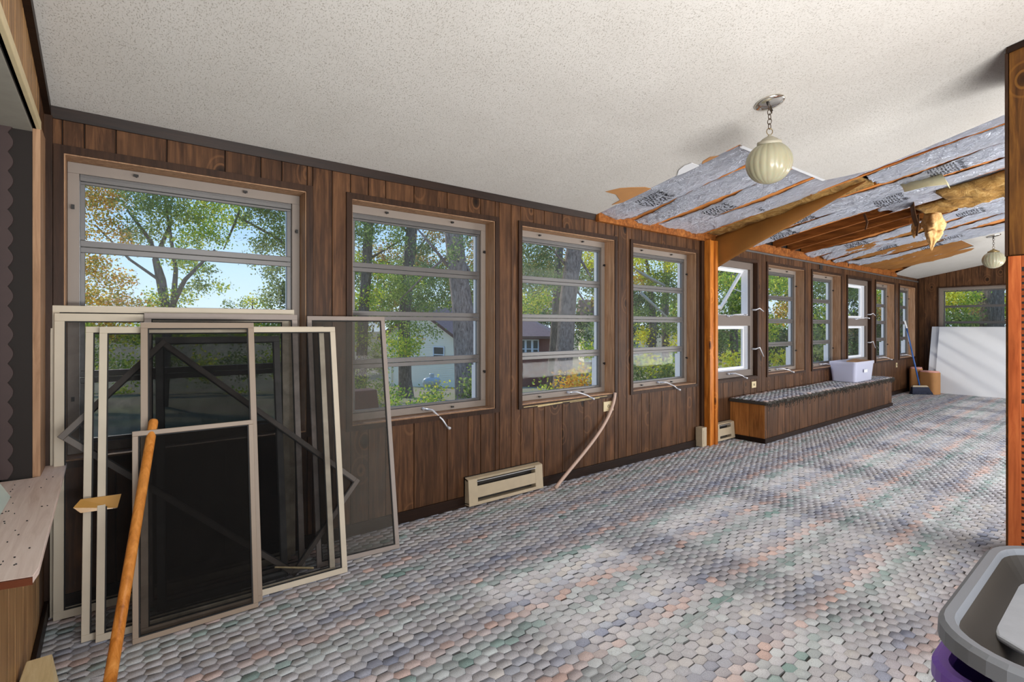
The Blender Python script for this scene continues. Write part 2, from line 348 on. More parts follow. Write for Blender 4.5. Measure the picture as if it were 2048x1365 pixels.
# ---------------------------------------------------------------- structure: floor and carpet
fl = struct(MB().box(-1.6, XR+.2, YB-.1, YW+.14, -.12, 0).build('floor', MATS['carpet_backing']), 'carpeted porch floor')
def carpet_cells(name, x0, x1, y0, y1, z, parent, px=.054, py=.046, h=.0032, yoff=0, kind='stuff', taper=None):
    pal = {}
    GR = np.array(srgb(118, 154, 146)); LG = np.array(srgb(190, 200, 200)); GY = np.array(srgb(182, 181, 185)); BE = np.array(srgb(190, 186, 182))
    BL = np.array(srgb(126, 134, 156)); MV = np.array(srgb(156, 150, 156)); PK = np.array(srgb(204, 172, 160)); LB = np.array(srgb(168, 176, 190))
    seq = [(0, GR, .6), (.045, LG, .7), (.09, GY, .8), (.135, BE, .8), (.17, LB, .6), (.205, BL, .65), (.25, MV, .6), (.29, PK, .75), (.34, LG, .5), (.39, GR, .6)]
    ny = int((y1-y0)/py)+1; nx = int((x1-x0)/px)+1
    I, J = np.meshgrid(np.arange(nx), np.arange(ny), indexing='ij')
    cx = x0+I*px+px*.62; cy = y0+(J+.5*(I % 2))*py+py*.5
    cx = cx.ravel(); cy = cy.ravel(); k = (cx < x1-px*.6) & (cy < y1-py*.45); cx = cx[k]; cy = cy[k]; N = len(cx)
    hh = h*(1+RNG.uniform(-.45, .45, N))
    ox = np.array([.62, .38, -.38, -.62, -.38, .38])*px*.995; oy = np.array([0, .5, .5, 0, -.5, -.5])*py*.99
    V = np.zeros((N, 12, 3)); tilt = RNG.uniform(-.0016, .0016, (N, 1))-.0004
    jx = RNG.normal(0, .0016, (N, 6)); jy = RNG.normal(0, .0016, (N, 6)); sc1 = RNG.uniform(.93, 1.02, (N, 1))
    V[:, :6, 0] = cx[:, None]+ox*sc1+jx; V[:, :6, 1] = cy[:, None]+oy*sc1*RNG.choice([.94, .98, 1.0], (N, 1))+jy; V[:, :6, 2] = z+hh[:, None]+tilt*np.sign(oy)*1.0
    V[:, 6:, 0] = cx[:, None]+ox*1.04+jx; V[:, 6:, 1] = cy[:, None]+oy*1.02+jy; V[:, 6:, 2] = z+.0002
    base = (np.arange(N)*12)[:, None]
    top = base+np.arange(6)[None]
    side = np.stack([np.stack([base[:, 0]+6+i, base[:, 0]+6+(i+1) % 6, base[:, 0]+(i+1) % 6, base[:, 0]+i], 1) for i in range(6)], 1)
    loops = np.concatenate([top.ravel(), side.reshape(-1)]); NL = len(loops)
    starts = np.concatenate([np.arange(N)*6, N*6+np.arange(N*6)*4]); NP = len(starts)
    me = bpy.data.meshes.new(name); me.vertices.add(N*12); me.vertices.foreach_set('co', V.ravel())
    me.loops.add(NL); me.loops.foreach_set('vertex_index', loops.astype(np.int32)); me.polygons.add(NP); me.polygons.foreach_set('loop_start', starts.astype(np.int32))
    me.update(calc_edges=True)
    ph = (2.404-(cy+yoff)) % .39
    cols = np.zeros((N, 3)); pos = np.array([q[0] for q in seq])
    jit = RNG.normal(0, .010, N); idx = np.abs(((ph+jit) % .39)[:, None]-pos[None]).argmin(1)
    C = np.array([q[1] for q in seq])[idx]; P = np.array([q[2] for q in seq])[idx]
    # yarn colour drifts along the row
    rowi = np.round(cy/py); run = (np.sin(cx*3.1+rowi*1.9)+np.sin(cx*7.7+rowi*4.1))*.2+.5+RNG.uniform(-.3, .3, N)
    w = np.clip(run*P*1.5, 0, 1)[:, None]
    w = w*.78; cols = C*w+GY*(1-w); cols = np.minimum(.9, cols*RNG.uniform(.98, 1.24, (N, 1)))
    ca = me.color_attributes.new('Col', 'FLOAT_COLOR', 'CORNER')
    full = np.ones((NL, 4)); cell = np.concatenate([np.repeat(np.arange(N), 6), np.repeat(np.arange(N), 24)])
    full[:, :3] = cols[cell]; full[N*6:, :3] *= (RNG.choice([.22, .4, .75], N*6)*np.tile([1, 0, 1, 1, 0, 1], N)*.0+np.where(np.tile([1, 0, 1, 1, 0, 1], N) > 0, RNG.choice([.45, .7, .85], N*6), RNG.choice([.16, .35, .7], N*6)))[cell[N*6:]*6+np.tile(np.repeat(np.arange(6), 4), N)][:, None]  # cell sides darkened at random: shade of the gaps put into the colour
    ca.data.foreach_set('color', full.ravel()); me.materials.append(CARPET)
    o = bpy.data.objects.new(name, me); COL.objects.link(o); o.parent = parent; o['kind'] = kind
    return o
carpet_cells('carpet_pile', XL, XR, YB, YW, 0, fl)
MB().box(.4, XR, 1.222, 1.227, .001, .0050).build('carpet_seam', plain('seam', srgb(150, 156, 156), .9), fl)

# ---------------------------------------------------------------- windows layout
WIN = [(1, -.168, .877, 'a'), (2, 1.128, 2.203, 'a'), (3, 2.443, 3.52, 'a'), (4, 3.76, 4.816, 'a'), (5, 5.06, 6.115, 'c'),
       (6, 6.382, 7.446, 'a'), (7, 7.695, 8.74, 'a'), (8, 9.002, 10.049, 'd'), (9, 10.286, 11.288, 'a'), (10, 11.573, 12.586, 'a')]
ZB, ZT = .657, 2.03
def grooves(x0, x1):
    offs = [0, .222, .334, .530, .780, .950, 1.056, 1.222]; out = []
    k = math.floor((x0-2.351)/1.333)-1
    while 2.351+k*1.333 < x1:
        out += [2.351+k*1.333+o for o in offs]; k += 1
    return [g for g in out if x0+.02 < g < x1-.02]
PG = .004
def plank(x0, x1, z0, z1, parent, mat=None, y=YW, th=.010):
    MB().hexa([(x0+PG, y-th+.002, z0), (x1-PG, y-th+.002, z0), (x1-.001, y, z0), (x0+.001, y, z0),
               (x0+PG, y-th+.002, z1), (x1-PG, y-th+.002, z1), (x1-.001, y, z1), (x0+.001, y, z1)]).build('plank', mat or PANEL, parent)
# window wall: core with openings + planks
core = MB(); xs = [XL-.1]
core.box(XL-.14, XR+.14, YW, YW+.13, -.3, ZB); core.box(XL-.14, XR+.14, YW, YW+.13, ZT, ZH+.16)
edges = [XL-.14]+[v_ for w in WIN for v_ in (w[1], w[2])]+[XR+.14]
for i in range(0, len(edges), 2): core.box(edges[i], edges[i+1], YW, YW+.13, ZB, ZT)
wall_f = struct(core.build('wall_front', GROOVE), 'brown panelled wall holding the row of windows')
bounds = sorted([XL]+grooves(XL, XR)+[XR])
for a, c in zip(bounds[:-1], bounds[1:]):
    cut = [(max(a, w[1]), min(c, w[2])) for w in WIN if w[1] < c and w[2] > a]
    if not cut:
        plank(a, c, 0, ZH, wall_f)
    else:
        spans = []; x = a
        for (l, r_) in cut:
            if l > x+.004: spans.append((x, l, False))
            spans.append((l, r_, True)); x = r_
        if x < c-.004: spans.append((x, c, False))
        for l, r_, isw in spans:
            if isw:
                plank(l, r_, ZT, ZH, wall_f); plank(l, r_, 0, ZB, wall_f)
            else: plank(l, r_, 0, ZH, wall_f)
# far end wall (window 11) and near left wall
W11 = (1.60, 2.66, .657, 2.012)
def xplank(y0, y1, z0a, z1a, x, sgn, parent, mat, z1b=None):
    # plank on a wall of constant x facing sgn; top follows y0->z1a, y1->z1b
    z1b = z1a if z1b is None else z1b; th = .010*sgn
    MB().hexa([(x+th-.002*sgn, y0+PG, z0a), (x+th-.002*sgn, y1-PG, z0a), (x, y1-.001, z0a), (x, y0+.001, z0a),
               (x+th-.002*sgn, y0+PG, z1a), (x+th-.002*sgn, y1-PG, z1b), (x, y1-.001, z1b), (x, y0+.001, z1a)]).build('plank', mat, parent)
fw = MB()
fw.box(XR, XR+.13, YB, YW+.13, -.3, W11[2]); fw.box(XR, XR+.13, YB, W11[0], W11[2], 3.2); fw.box(XR, XR+.13, W11[1], YW+.13, W11[2], ZH+.1)
fw.box(XR, XR+.13, W11[0], W11[1], W11[3], 2.4)
fw.extrude([(XR, W11[0], 2.38), (XR, W11[1], 2.38), (XR, YW, ZH), (XR, YW, ZH+.12), (XR, W11[0], ceil_z(W11[0])+.1)], (.13, 0, 0))
wall_r = struct(fw.build('wall_right', GROOVE), 'far end wall with brown panelling and one wide window')
ys = [YW, 2.885, 2.66, 2.54, 2.40, 2.17, 1.905, 1.74, 1.60, 1.42, 1.2, .95, .8, .6, .37, .2, 0, -.25, -.5, -.8, -1.05, YB]
for a, c in zip(ys[1:], ys[:-1]):
    if c <= W11[1]+.001 and a >= W11[0]-.001:
        xplank(a, c, W11[3], ceil_z(a), XR, -1, wall_r, PANEL, ceil_z(c)); xplank(a, c, 0, W11[2], XR, -1, wall_r, PANEL)
    else: xplank(a, c, 0, ceil_z(a), XR, -1, wall_r, PANEL, ceil_z(c))
# left wall: opening above the shelf from z .66 to 2.05, y -1 .. 2.78
OY0, OY1, OZ0, OZ1 = -.9, 2.78, .64, 2.05
lw = MB()
lw.box(XL-.10, XL, YB, YW+.13, -.3, OZ0); lw.box(XL-.10, XL, OY1, YW+.13, OZ0, OZ1); lw.box(XL-.10, XL, YB, OY0, OZ0, OZ1)
lw.extrude([(XL, YB, OZ1), (XL, YW+.1, OZ1), (XL, YW+.1, ZH+.1), (XL, YW, ZH+.12), (XL, YB, ceil_z(YB)+.12)], (-.10, 0, 0))
wall_l = struct(lw.build('wall_left', GROOVE), 'near left wall with panelling above and below a wide pass-through opening')
yl = [YW, 2.9, 2.78, 2.69, 2.56, 2.40, 2.30, 2.12, 2.0, 1.8, 1.55, 1.35, 1.2, 1.0, .75, .5, .2, -.1, -.4, -.7, -1.0, YB]
for a, c in zip(yl[1:], yl[:-1]):
    if a >= OY1-.001:
        xplank(a, c, 0, ceil_z(a), XL, 1, wall_l, PANEL, ceil_z(c))
    else:
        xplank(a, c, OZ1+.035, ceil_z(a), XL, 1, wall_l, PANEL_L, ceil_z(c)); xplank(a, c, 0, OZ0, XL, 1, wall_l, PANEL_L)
MB().box(XL-.012, XL+.012, OY1-.004, OY1+.2, OZ0+.016, OZ1+.02).build('jamb_board', JAMB, wall_l, .002)
MB().box(XL-.012, XL+.014, OY0, OY1+.004, OZ1, OZ1+.035).build('header_edge', PALEJ, wall_l, .003)
MB().box(XL-.11, XL-.012, OY0, OY1, OZ1-.012, OZ1-.001).build('soffit_board', COB, wall_l)
# back (house) wall with tall openings for daylight (behind the camera) 
bw = MB()
for a, c in ((XL-.1, -.15), (1.95, 4.6), (8.4, 9.2), (12.4, XR+.13)): bw.box(a, c, YB-.1, YB, 0, 3.1)
bw.box(XL-.1, XR+.13, YB-.1, YB, 2.35, 3.15); bw.box(XL-.1, XR+.13, YB-.1, YB, 0, .6)
struct(bw.build('wall_back', PANEL), 'house side wall behind the viewer')
# room beyond the left opening
nb = MB(); nb.box(-1.75, -1.65, YB, YW+.13, -.3, 2.6); nb.box(-1.7, XL-.1, YW, YW+.13, -.3, 2.6); nb.box(-1.7, XL-.1, YB, YW, 2.12, 2.2)
struct(nb.build('wall_beyond', COB), 'dim recess beyond the opening')

# ---------------------------------------------------------------- ceiling with torn-out area
EN = [(3.272, YW), (3.262, 1.707)]            # near straight edge
CT = .012
ceil = MB()
def cpoly(m, pts, off=0, th=CT, mi=0):
    m.extrude([(x, y, ceil_z(y)+off) for x, y in pts], (0, 0, th), mi)
cpoly(ceil, [(XL-.05, YW), (3.272, YW), (3.262, 1.707), (3.262, YB), (XL-.05, YB)])
cpoly(ceil, [(3.262, 1.707), (4.62, 1.69), (4.70, 1.58), (4.80, 1.42), (4.77, 1.2), (4.66, .63), (4.62, .2), (4.6, YB), (3.262, YB)])
cpoly(ceil, [(11.3, YW), (XR+.05, YW), (XR+.05, YB), (4.6, YB), (4.62, .2), (8.6, .5), (8.83, 1.2), (9.27, 1.695), (10.15, 1.69), (10.39, 2.34), (10.9, 2.72)])
ceiling = struct(ceil.build('ceiling', PLASTER), 'sloping off-white stippled ceiling')
# roof deck above
MB().extrude([(XL-.1, YW+.13, ceil_z(YW+.13)+.19), (XR+.13, YW+.13, ceil_z(YW+.13)+.19), (XR+.13, YB-.1, ceil_z(YB-.1)+.19), (XL-.1, YB-.1, ceil_z(YB-.1)+.19)], (0, 0, .03)).build('roof_deck', DECKB, ceiling)
# pale plasterboard edges round the hole
ed = MB()
def cstrip(m, a, c, w, off, th):
    a = Vector((*a, 0)); c = Vector((*c, 0)); d = (c-a).normalized(); nrm = Vector((-d.y, d.x, 0))*w
    cpoly(m, [(a.x, a.y), (c.x, c.y), (c.x+nrm.x, c.y+nrm.y), (a.x+nrm.x, a.y+nrm.y)], off, th)
cstrip(ed, (3.30, 1.70), (4.62, 1.684), .03, .001, .010); cstrip(ed, (9.27, 1.70), (10.15, 1.70), -.035, .001, .010)
cstrip(ed, (10.15, 1.69), (10.39, 2.34), -.03, .001, .01); cstrip(ed, (8.83, 1.2), (9.27, 1.695), -.03, .001, .01)
ed.build('board_edge', BOARD, ceiling)

# trims
def slope_bar(m, x0, x1, y0, y1, z_off, h):   # bar running in y following the ceiling
    m.hexa([(x0, y0, ceil_z(y0)-z_off-h), (x1, y0, ceil_z(y0)-z_off-h), (x1, y1, ceil_z(y1)-z_off-h), (x0, y1, ceil_z(y1)-z_off-h),
            (x0, y0, ceil_z(y0)-z_off), (x1, y0, ceil_z(y0)-z_off), (x1, y1, ceil_z(y1)-z_off), (x0, y1, ceil_z(y1)-z_off)])
struct(MB().hexa([(XL, YW-.018, ZH-.045), (3.26, YW-.018, ZH-.045), (3.26, YW-.008, ZH-.045), (XL, YW-.008, ZH-.045), (XL, YW-.03, ZH+.004), (3.26, YW-.03, ZH+.004), (3.26, YW-.008, ZH+.001), (XL, YW-.008, ZH+.001)]).build('trim_1', DARKTRIM), 'dark crown moulding under the near ceiling')
mm = MB(); slope_bar(mm, XL+.008, XL+.03, YB, YW-.02, -.002, .045); struct(mm.build('trim_2', DARKTRIM), 'dark crown moulding sloping up the left wall')
struct(MB().box(XL+.008, XL+.035, YW-.035, YW-.008, 0, ZH-.04).build('trim_3', DARKTRIM_Z), 'dark corner moulding at the near end of the window wall')
struct(MB().box(5.6, XR-.01, YW-.024, YW-.009, ZH-.075, ZH-.05).build('trim_4', ALU_D, None, .003), 'thin grey strip along the top of the far windows')
struct(MB().box(XR-.03, XR-.009, YW-.035, YW-.008, 0, ZH).build('trim_5', DARKTRIM_Z), 'dark corner moulding at the far end')
mm = MB(); 
for a, c in ((XL+.03, 1.93), (2.61, 4.79), (9.70, 12.6)): mm.box(a, c, YW-.024, YW-.009, 0.004, .075)
struct(mm.build('baseboard_front', DARKTRIM, None, .002), 'dark baseboard under the windows')
struct(MB().box(XL+.009, XL+.024, YB, YW-.03, 0.004, .075).build('baseboard_left', DARKTRIM, None, .002), 'dark baseboard of the left wall')
struct(MB().box(XR-.024, XR-.009, YB, YW-.04, 0.004, .075).build('baseboard_right', DARKTRIM, None, .002), 'dark baseboard of the far wall')
# top plate exposed where the ceiling is gone
struct(MB().box(3.272, 11.3, YW-.05, YW-.009, ZH-.055, ZH+.045).build('trim_6', JOIST_D, None, .004), 'exposed wooden top plate above the windows')

# ---------------------------------------------------------------- windows
def rect_frame(m, x0, x1, z0, z1, y0, y1, wl, wr, wb, wt, mi=0):
    m.box(x0, x1, y0, y1, z0, z0+wb, mi); m.box(x0, x1, y0, y1, z1-wt, z1, mi)
    m.box(x0, x0+wl, y0, y1, z0+wb, z1-wt, mi); m.box(x1-wr, x1, y0, y1, z0+wb, z1-wt, mi)
def crank_mb(m, x, z, ang, y=3.03, L=.12):
    m.tube([(x, y+.02, z), (x, y-.025, z)], .011, 8)
    c_, s_ = math.cos(ang), math.sin(ang)
    m.tube([(x, y-.03, z), (x+c_*L*.30, y-.065, z+s_*L*.15+.012), (x+c_*L*.75, y-.118, z+s_*L*.65), (x+c_*L, y-.130, z+s_*L-.012)], [.009, .007, .006, .0055], 8)
    m.tube([(x+c_*L, y-.125, z+s_*L-.012), (x+c_*L*1.04, y-.160, z+s_*L-.02)], [.0075, .010], 8)
def awning_window(n, x0, x1, z0, z1, crank=(.45, -.5)):
    w = empty('window_%d' % n, ((x0+x1)/2, YW, z0), None, None, None, 'structure'); inv = Matrix.Translation(-w.location)
    def B(m, name, mat, parent=w, **k):
        o = m.build(name, mat, parent, **k)
        if parent is w: o.matrix_parent_inverse = inv if name in ('casing', 'jamb') else inv @ Matrix.Translation((0, .035, 0))
        return o
    B((lambda m: (rect_frame(m, x0-.028, x1+.028, z0-.026, z1+.028, YW-.022, YW-.007, .034, .034, .030, .034), m)[1])(MB()), 'casing', DARKTRIM_Z)
    m = MB(); rect_frame(m, x0-.001, x1+.001, z0-.001, z1+.001, YW-.012, YW+.175, .012, .012, .012, .012); B(m, 'jamb', JAMB)
    xi, xj, zi, zj = x0+.012, x1-.012, z0+.012, z1-.012
    m = MB(); rect_frame(m, xi, xj, zi, zj, YW+.06, YW+.085, .042, .042, .045, .05); B(m, 'frame', TAUPE, bev=.002)
    m = MB(); rect_frame(m, xi+.03, xj-.03, zi+.03, zj-.03, YW+.085, YW+.135, .014, .014, .014, .014); B(m, 'track', ALU)
    xa, xb = xi+.044, xj-.044; za, zb = zi+.045, zj-.05
    m = MB(); m.box(xa, xb, YW+.068, YW+.09, zb-.03, zb); m.box(xa, xb, YW+.064, YW+.09, zb-.012, zb-.006); B(m, 'head_rail', ALU_D, bev=.0015)
    zb -= .03; ph = (zb-za)/4
    for k in range(4):
        a, c = za+k*ph, za+(k+1)*ph
        m = MB(); rect_frame(m, xa, xb, a+.001, c-.001, YW+.078, YW+.100, .018, .022, .030 if k else .016, .026 if k < 3 else .012)
        s_ = B(m, 'sash', ALU_D, bev=.002); s_mp = s_
        g = MB().box(xa+.017, xb-.021, YW+.089, YW+.092, a+.014, c-.01).build('pane', GLASS, s_)
    m = MB()
    for fx in (.25, .72):
        for zz in (zj-.025, zi+.022):
            m.tube([(xi+(xj-xi)*fx, YW+.064, zz), (xi+(xj-xi)*fx, YW+.045, zz)], .006, 6); m.box(xi+(xj-xi)*fx-.012, xi+(xj-xi)*fx+.008, YW+.04, YW+.046, zz-.005, zz+.006)
    for zz in (z0+.27, z1-.22):
        for xx in (xi+.02, xj-.02):
            m.tube([(xx, YW+.064, zz), (xx, YW+.045, zz)], .006, 6); m.box(xx-.006, xx+.006, YW+.04, YW+.046, zz-.012, zz+.008)
    B(m, 'turn_buttons', BLACKM)
    if crank:
        m = MB(); crank_mb(m, xi+(xj-xi)*crank[0], zi+.03, crank[1], YW+.05, .15); B(m, 'crank_handle', HANDLE, smooth=True)
    # sheet metal hinge channel at the right, seen as a bright strip
    m = MB(); m.box(xj-.060, xj-.046, YW+.088, YW+.135, zi+.04, zj-.05); m.box(xj-.052, xj-.047, YW+.12, YW+.17, zi+.04, zi+.3); B(m, 'hinge_channel', ALU_W, bev=.001)
    return w
def casement_window(n, x0, x1, z0, z1, tilt):
    w = empty('window_%d' % n, ((x0+x1)/2, YW, z0), None, None, None, 'structure'); inv = Matrix.Translation(-w.location)
    def B(m, name, mat, parent=w, **k):
        o = m.build(name, mat, parent, **k)
        if parent is w: o.matrix_parent_inverse = inv
        return o
    m = MB(); rect_frame(m, x0-.028, x1+.028, z0-.026, z1+.028, YW-.022, YW-.007, .034, .034, .030, .034); B(m, 'casing', DARKTRIM_Z)
    m = MB(); rect_frame(m, x0-.001, x1+.001, z0-.001, z1+.001, YW-.012, YW+.14, .012, .012, .012, .012); B(m, 'jamb', DARKTRIM_Z)
    xi, xj, zi, zj = x0+.012, x1-.012, z0+.012, z1-.012; zr0, zr1 = 1.265, 1.385
    m = MB(); rect_frame(m, xi, xj, zi, zj, YW+.03, YW+.06, .07, .07, .075, .08); m.box(xi+.07, xj-.07, YW+.03, YW+.06, zr0, zr1); B(m, 'frame', TAUPE_D, bev=.002)
    m = MB()
    rect_frame(m, xi+.055, xj-.055, zr1-.012, zj-.065, YW+.06, YW+.14, .02, .02, .02, .02); rect_frame(m, xi+.055, xj-.055, zi+.06, zr0+.012, YW+.06, YW+.14, .02, .02, .02, .02)
    B(m, 'liner', ALU_W, bev=.001)
    # lower fixed sash
    m = MB(); rect_frame(m, xi+.075, xj-.075, zi+.08, zr0-.008, YW+.10, YW+.125, .035, .035, .03, .03)
    s1 = B(m, 'sash', ALU_W, bev=.002); MB().box(xi+.109, xj-.109, YW+.11, YW+.114, zi+.109, zr0-.037).build('pane', GLASS, s1)
    # upper sash, hinged at the top
    m = MB(); H = zj-.085-(zr1+.008); W_ = (xj-.075)-(xi+.075)
    rect_frame(m, 0, W_, -H, 0, 0, .03, .038, .038, .038, .038); s2 = m.build('sash', ALU_W, w, bev=.002)
    g = MB().box(.037, W_-.037, .012, .016, -H+.037, -.037).build('pane', GLASS, s2)
    s2.matrix_parent_inverse = inv; s2.location = (xi+.075, YW+.10, zj-.085); s2.rotation_euler = (tilt, 0, 0)
    if tilt > .1:
        m = MB()
        for xx in (xi+.085, xj-.085): m.tube([(xx, YW+.10, zj-.35), (xx, YW+.10+math.sin(tilt)*.25, zj-.085-math.cos(tilt)*.25)], .005, 6)
        B(m, 'stay_arm', ALU_W)
    for (fx, zz, a) in ((.42, zr1-.01, .25), (.42, zi+.05, -.2)):
        m = MB(); crank_mb(m, xi+(xj-xi)*fx, zz, a, YW+.02, .13); B(m, 'crank_handle', HANDLE, smooth=True)
    for zz, a in ((z0+.33, -.9), (z0+.80, -.15)):
        m = MB(); m.tube([(xj-.03, YW+.035, zz), (xj-.03, YW-.02, zz), (xj+.01, YW-.045, zz+.02), (xj+.10, YW-.05, zz+math.sin(a)*.12)], [.012, .010, .007, .006], 8); B(m, 'lock_lever', HANDLE, smooth=True)
    return w
cr_ = {1: None, 2: (.5, -.75), 3: (.55, -.2), 4: (.5, -.35), 6: (.42, -.12), 7: (.5, -.1), 9: (.5, -.1), 10: (.5, -.1)}
for n, a, c, k in WIN:
    if k == 'a': awning_window(n, a, c, ZB, ZT, cr_[n])
    else: casement_window(n, a, c, ZB, ZT, .56 if k == 'c' else 0.0)
# window 11 in the far wall
y0, y1, z0, z1 = W11
w = empty('window_11', (XR, (y0+y1)/2, z0), None, None, None, 'structure'); inv = Matrix.Translation(-w.location)
def yrect(m, y0, y1, z0, z1, x0, x1, wd):
    m.box(x0, x1, y0, y1, z0, z0+wd); m.box(x0, x1, y0, y1, z1-wd, z1); m.box(x0, x1, y0, y0+wd, z0+wd, z1-wd); m.box(x0, x1, y1-wd, y1, z0+wd, z1-wd)
for nm, mt, args in (('casing', DARKTRIM_Z, (y0-.02, y1+.02, z0-.02, z1+.02, XR-.022, XR-.007, .022)), ('jamb', TAUPE_D, (y0, y1, z0, z1, XR-.015, XR+.14, .012)), ('frame', TAUPE, (y0+.012, y1-.012, z0+.012, z1-.012, XR+.05, XR+.075, .045))):
    m = MB(); yrect(m, *args); o = m.build(nm, mt, w); o.matrix_parent_inverse = inv
ph = (z1-z0-.12)/4
for k in range(4):
    m = MB(); yrect(m, y0+.06, y1-.06, z0+.06+k*ph, z0+.06+(k+1)*ph, XR+.07, XR+.095, .022); s_ = m.build('sash', ALU_D, w); s_.matrix_parent_inverse = inv
    MB().box(XR+.08, XR+.083, y0+.08, y1-.08, z0+.08+k*ph, z0+.04+(k+1)*ph).build('pane', GLASS, s_)

# ---------------------------------------------------------------- rafters, deck and insulation
RX = [3.27+.406*k for k in range(0, 21)]
for k, x in enumerate(RX):
    y0 = 1.62 if 15 <= k else .05
    m = MB(); slope_bar(m, x, x+.038, y0, YW-.012, -.16, .145); m.build('rafter', JOIST if k < 8 or k > 10 else JOIST_D, ceiling, .002)
def wrinkle(x, y, k):
    return .003*math.sin(x*61+y*23+k)+.003*math.sin(y*47-x*31+2*k)+.004*math.sin(y*97+x*71)+.003*math.sin(x*160+k)
def batt_z(k, x, y, sag):
    u = (x-RX[k]-.02)/.385; u = min(1, max(0, u))
    e_ = 1.0
    if k < 4 or k > 14: e_ = min(1, max(0, (y-1.70)/.35))
    return ceil_z(y)+.012+.006*(1-e_)-sag*e_*math.sin(math.pi*u)*(.75+.25*math.sin(y*5+k))+wrinkle(x, y, k)*(.35+.65*math.sin(math.pi*u))*e_
ORD = ['first', 'second', 'third', 'fourth', 'fifth', 'sixth', 'seventh', 'eighth', 'ninth', 'tenth', 'eleventh', 'twelfth', 'thirteenth', 'fourteenth', 'fifteenth', 'sixteenth', 'seventeenth', 'eighteenth', 'nineteenth', 'twentieth']
def batt(k, ya, yb, sag, gl, gr, mat=None, name='insulation_batt', label=None, ph=0, rag=0.0, lift=0.0):
    x0, x1 = RX[k]+.0, RX[k+1]+.038; nu = 14; nv = max(8, int((ya-yb)/.03)); vs = []; fs = []
    for j in range(nv+1):
        y = yb+(ya-yb)*j/nv
        el = gl*(.55+.45*math.sin(y*4.3+k*1.7+ph))+.006*math.sin(y*37+k); er = gr*(.55+.45*math.sin(y*3.7+k*2.9+ph+1))+.006*math.sin(y*41+k)
        for i in range(nu+1):
            u = i/nu; x = x0+el+(x1-x0-el-er)*u
            yy = y
            if rag and j == 0: yy -= rag*(.5+.5*math.sin(u*9+k))*(1-abs(2*u-1)*.3)
            if rag and j == nv: yy += rag*.5*math.sin(u*7+k)
            yy = min(yy, YW-.02)
            vs.append((x, yy, batt_z(k, x, yy, sag)+lift))
    for j in range(nv):
        for i in range(nu):
            a = j*(nu+1)+i; fs.append((a, a+1, a+nu+2, a+nu+1))
    m = MB(); m.add(vs, fs); o = m.build(name, mat or FOIL, None, smooth=True)
    s_ = o.modifiers.new('solid', 'SOLIDIFY'); s_.thickness = .004; s_.offset = 1
    tag(o, label or ('silver foil-faced insulation batt in the %s rafter bay of the hole' % ORD[k]), 'insulation', 'insulation between the exposed rafters')
    if mat is None:
        vs2 = []; 
        for j in range(nv+1):
            y = min(yb+(ya-yb)*j/nv, YW-.02)
            for i in range(5): vs2.append((x0+(x1-x0)*i/4, y, batt_z(k, x0+(x1-x0)*i/4, y, sag*.6)+lift+.010))
        m2 = MB(); m2.add(vs2, [(j*5+i, j*5+i+1, j*5+i+6, j*5+i+5) for j in range(nv) for i in range(4)]); m2.build('kraft_flange', KRAFT_O, o, smooth=True)
    return o
def ink_text(k, body, x, y, size, sag, parent):
    cu = bpy.data.curves.new('lettering', 'FONT'); cu.body = body; cu.size = size; cu.space_character = .95; cu.offset = .0006
    t = bpy.data.objects.new('t', cu); COL.objects.link(t); bpy.context.view_layer.update()
    me = bpy.data.meshes.new_from_object(t.evaluated_get(bpy.context.evaluated_depsgraph_get())); bpy.data.objects.remove(t)
    for v_ in me.vertices:
        X, Y = x+v_.co.x*.9, y-v_.co.y
        v_.co = (X, Y, batt_z(k, X, Y, sag)-.0045)
    me.materials.clear(); me.materials.append(INK); o = bpy.data.objects.new('lettering', me); COL.objects.link(o); o.parent = parent
def ink_block(k, x, y, sag, parent, rows=9, seed=0):
    r_ = random.Random(seed); m = MB()
    for j in range(rows):
        xx = x; Y = y+j*.021
        while xx < x+.27:
            l = r_.uniform(.006, .022)
            if r_.random() < .85:
                m.add([(xx, Y, batt_z(k, xx, Y, sag)-.0045), (xx+l, Y, batt_z(k, xx+l, Y, sag)-.0045), (xx+l, Y+.010, batt_z(k, xx+l, Y+.010, sag)-.0045), (xx, Y+.010, batt_z(k, xx, Y+.010, sag)-.0045)], [(0, 1, 2, 3)])
            xx += l+.005
    o = m.build('fine_print', INK, parent); o['kind'] = 'stuff'
SPEC = [ # k, ya, yb, sag, gapL, gapR
 (0, 2.965, 1.69, .035, .0, .06), (1, 2.96, 1.69, .045, .07, .08), (2, 2.97, 1.69, .035, .07, .07), (3, 2.97, .15, .04, .06, .07),
 (5, 2.75, .15, .05, .07, .07), (6, 2.97, .15, .04, .07, .09), (10, 2.95, .3, .05, .08, .09), (11, 2.9, .4, .06, .12, .11), (12, 2.93, .4, .05, .09, .15), (13, 2.88, .4, .05, .15, .12),
 (14, 2.9, 1.0, .05, .11, .14), (15, 2.6, 1.62, .04, .14, .12), (16, 2.3, 1.62, .04, .16, .12)]
BT = {}
for s_ in SPEC: BT[s_[0]] = batt(*s_)
for k, x, y, seed in ((0, 3.36, 2.44, 1), (2, 4.18, 2.34, 2), (6, 5.76, 1.50, 4), (6, 5.76, 2.5, 5), (10, 7.42, 2.3, 6), (10, 7.42, 1.2, 16), (12, 8.25, 2.2, 7), (13, 8.68, 1.6, 8), (5, 5.36, 1.0, 9), (14, 9.05, 1.9, 10), (5, 5.36, 2.15, 3)):
    if k in BT:
        sg = [q for q in SPEC if q[0] == k][0][3]
        ink_text(k, 'Johns Manville', x, y, .050 if k not in (5, 6) else .058, sg, BT[k]); ink_block(k, x, y+.02, sg, BT[k], 9, seed)
ink_text(3, 'Johns', 4.62, 2.25, .05, .045, BT[3])
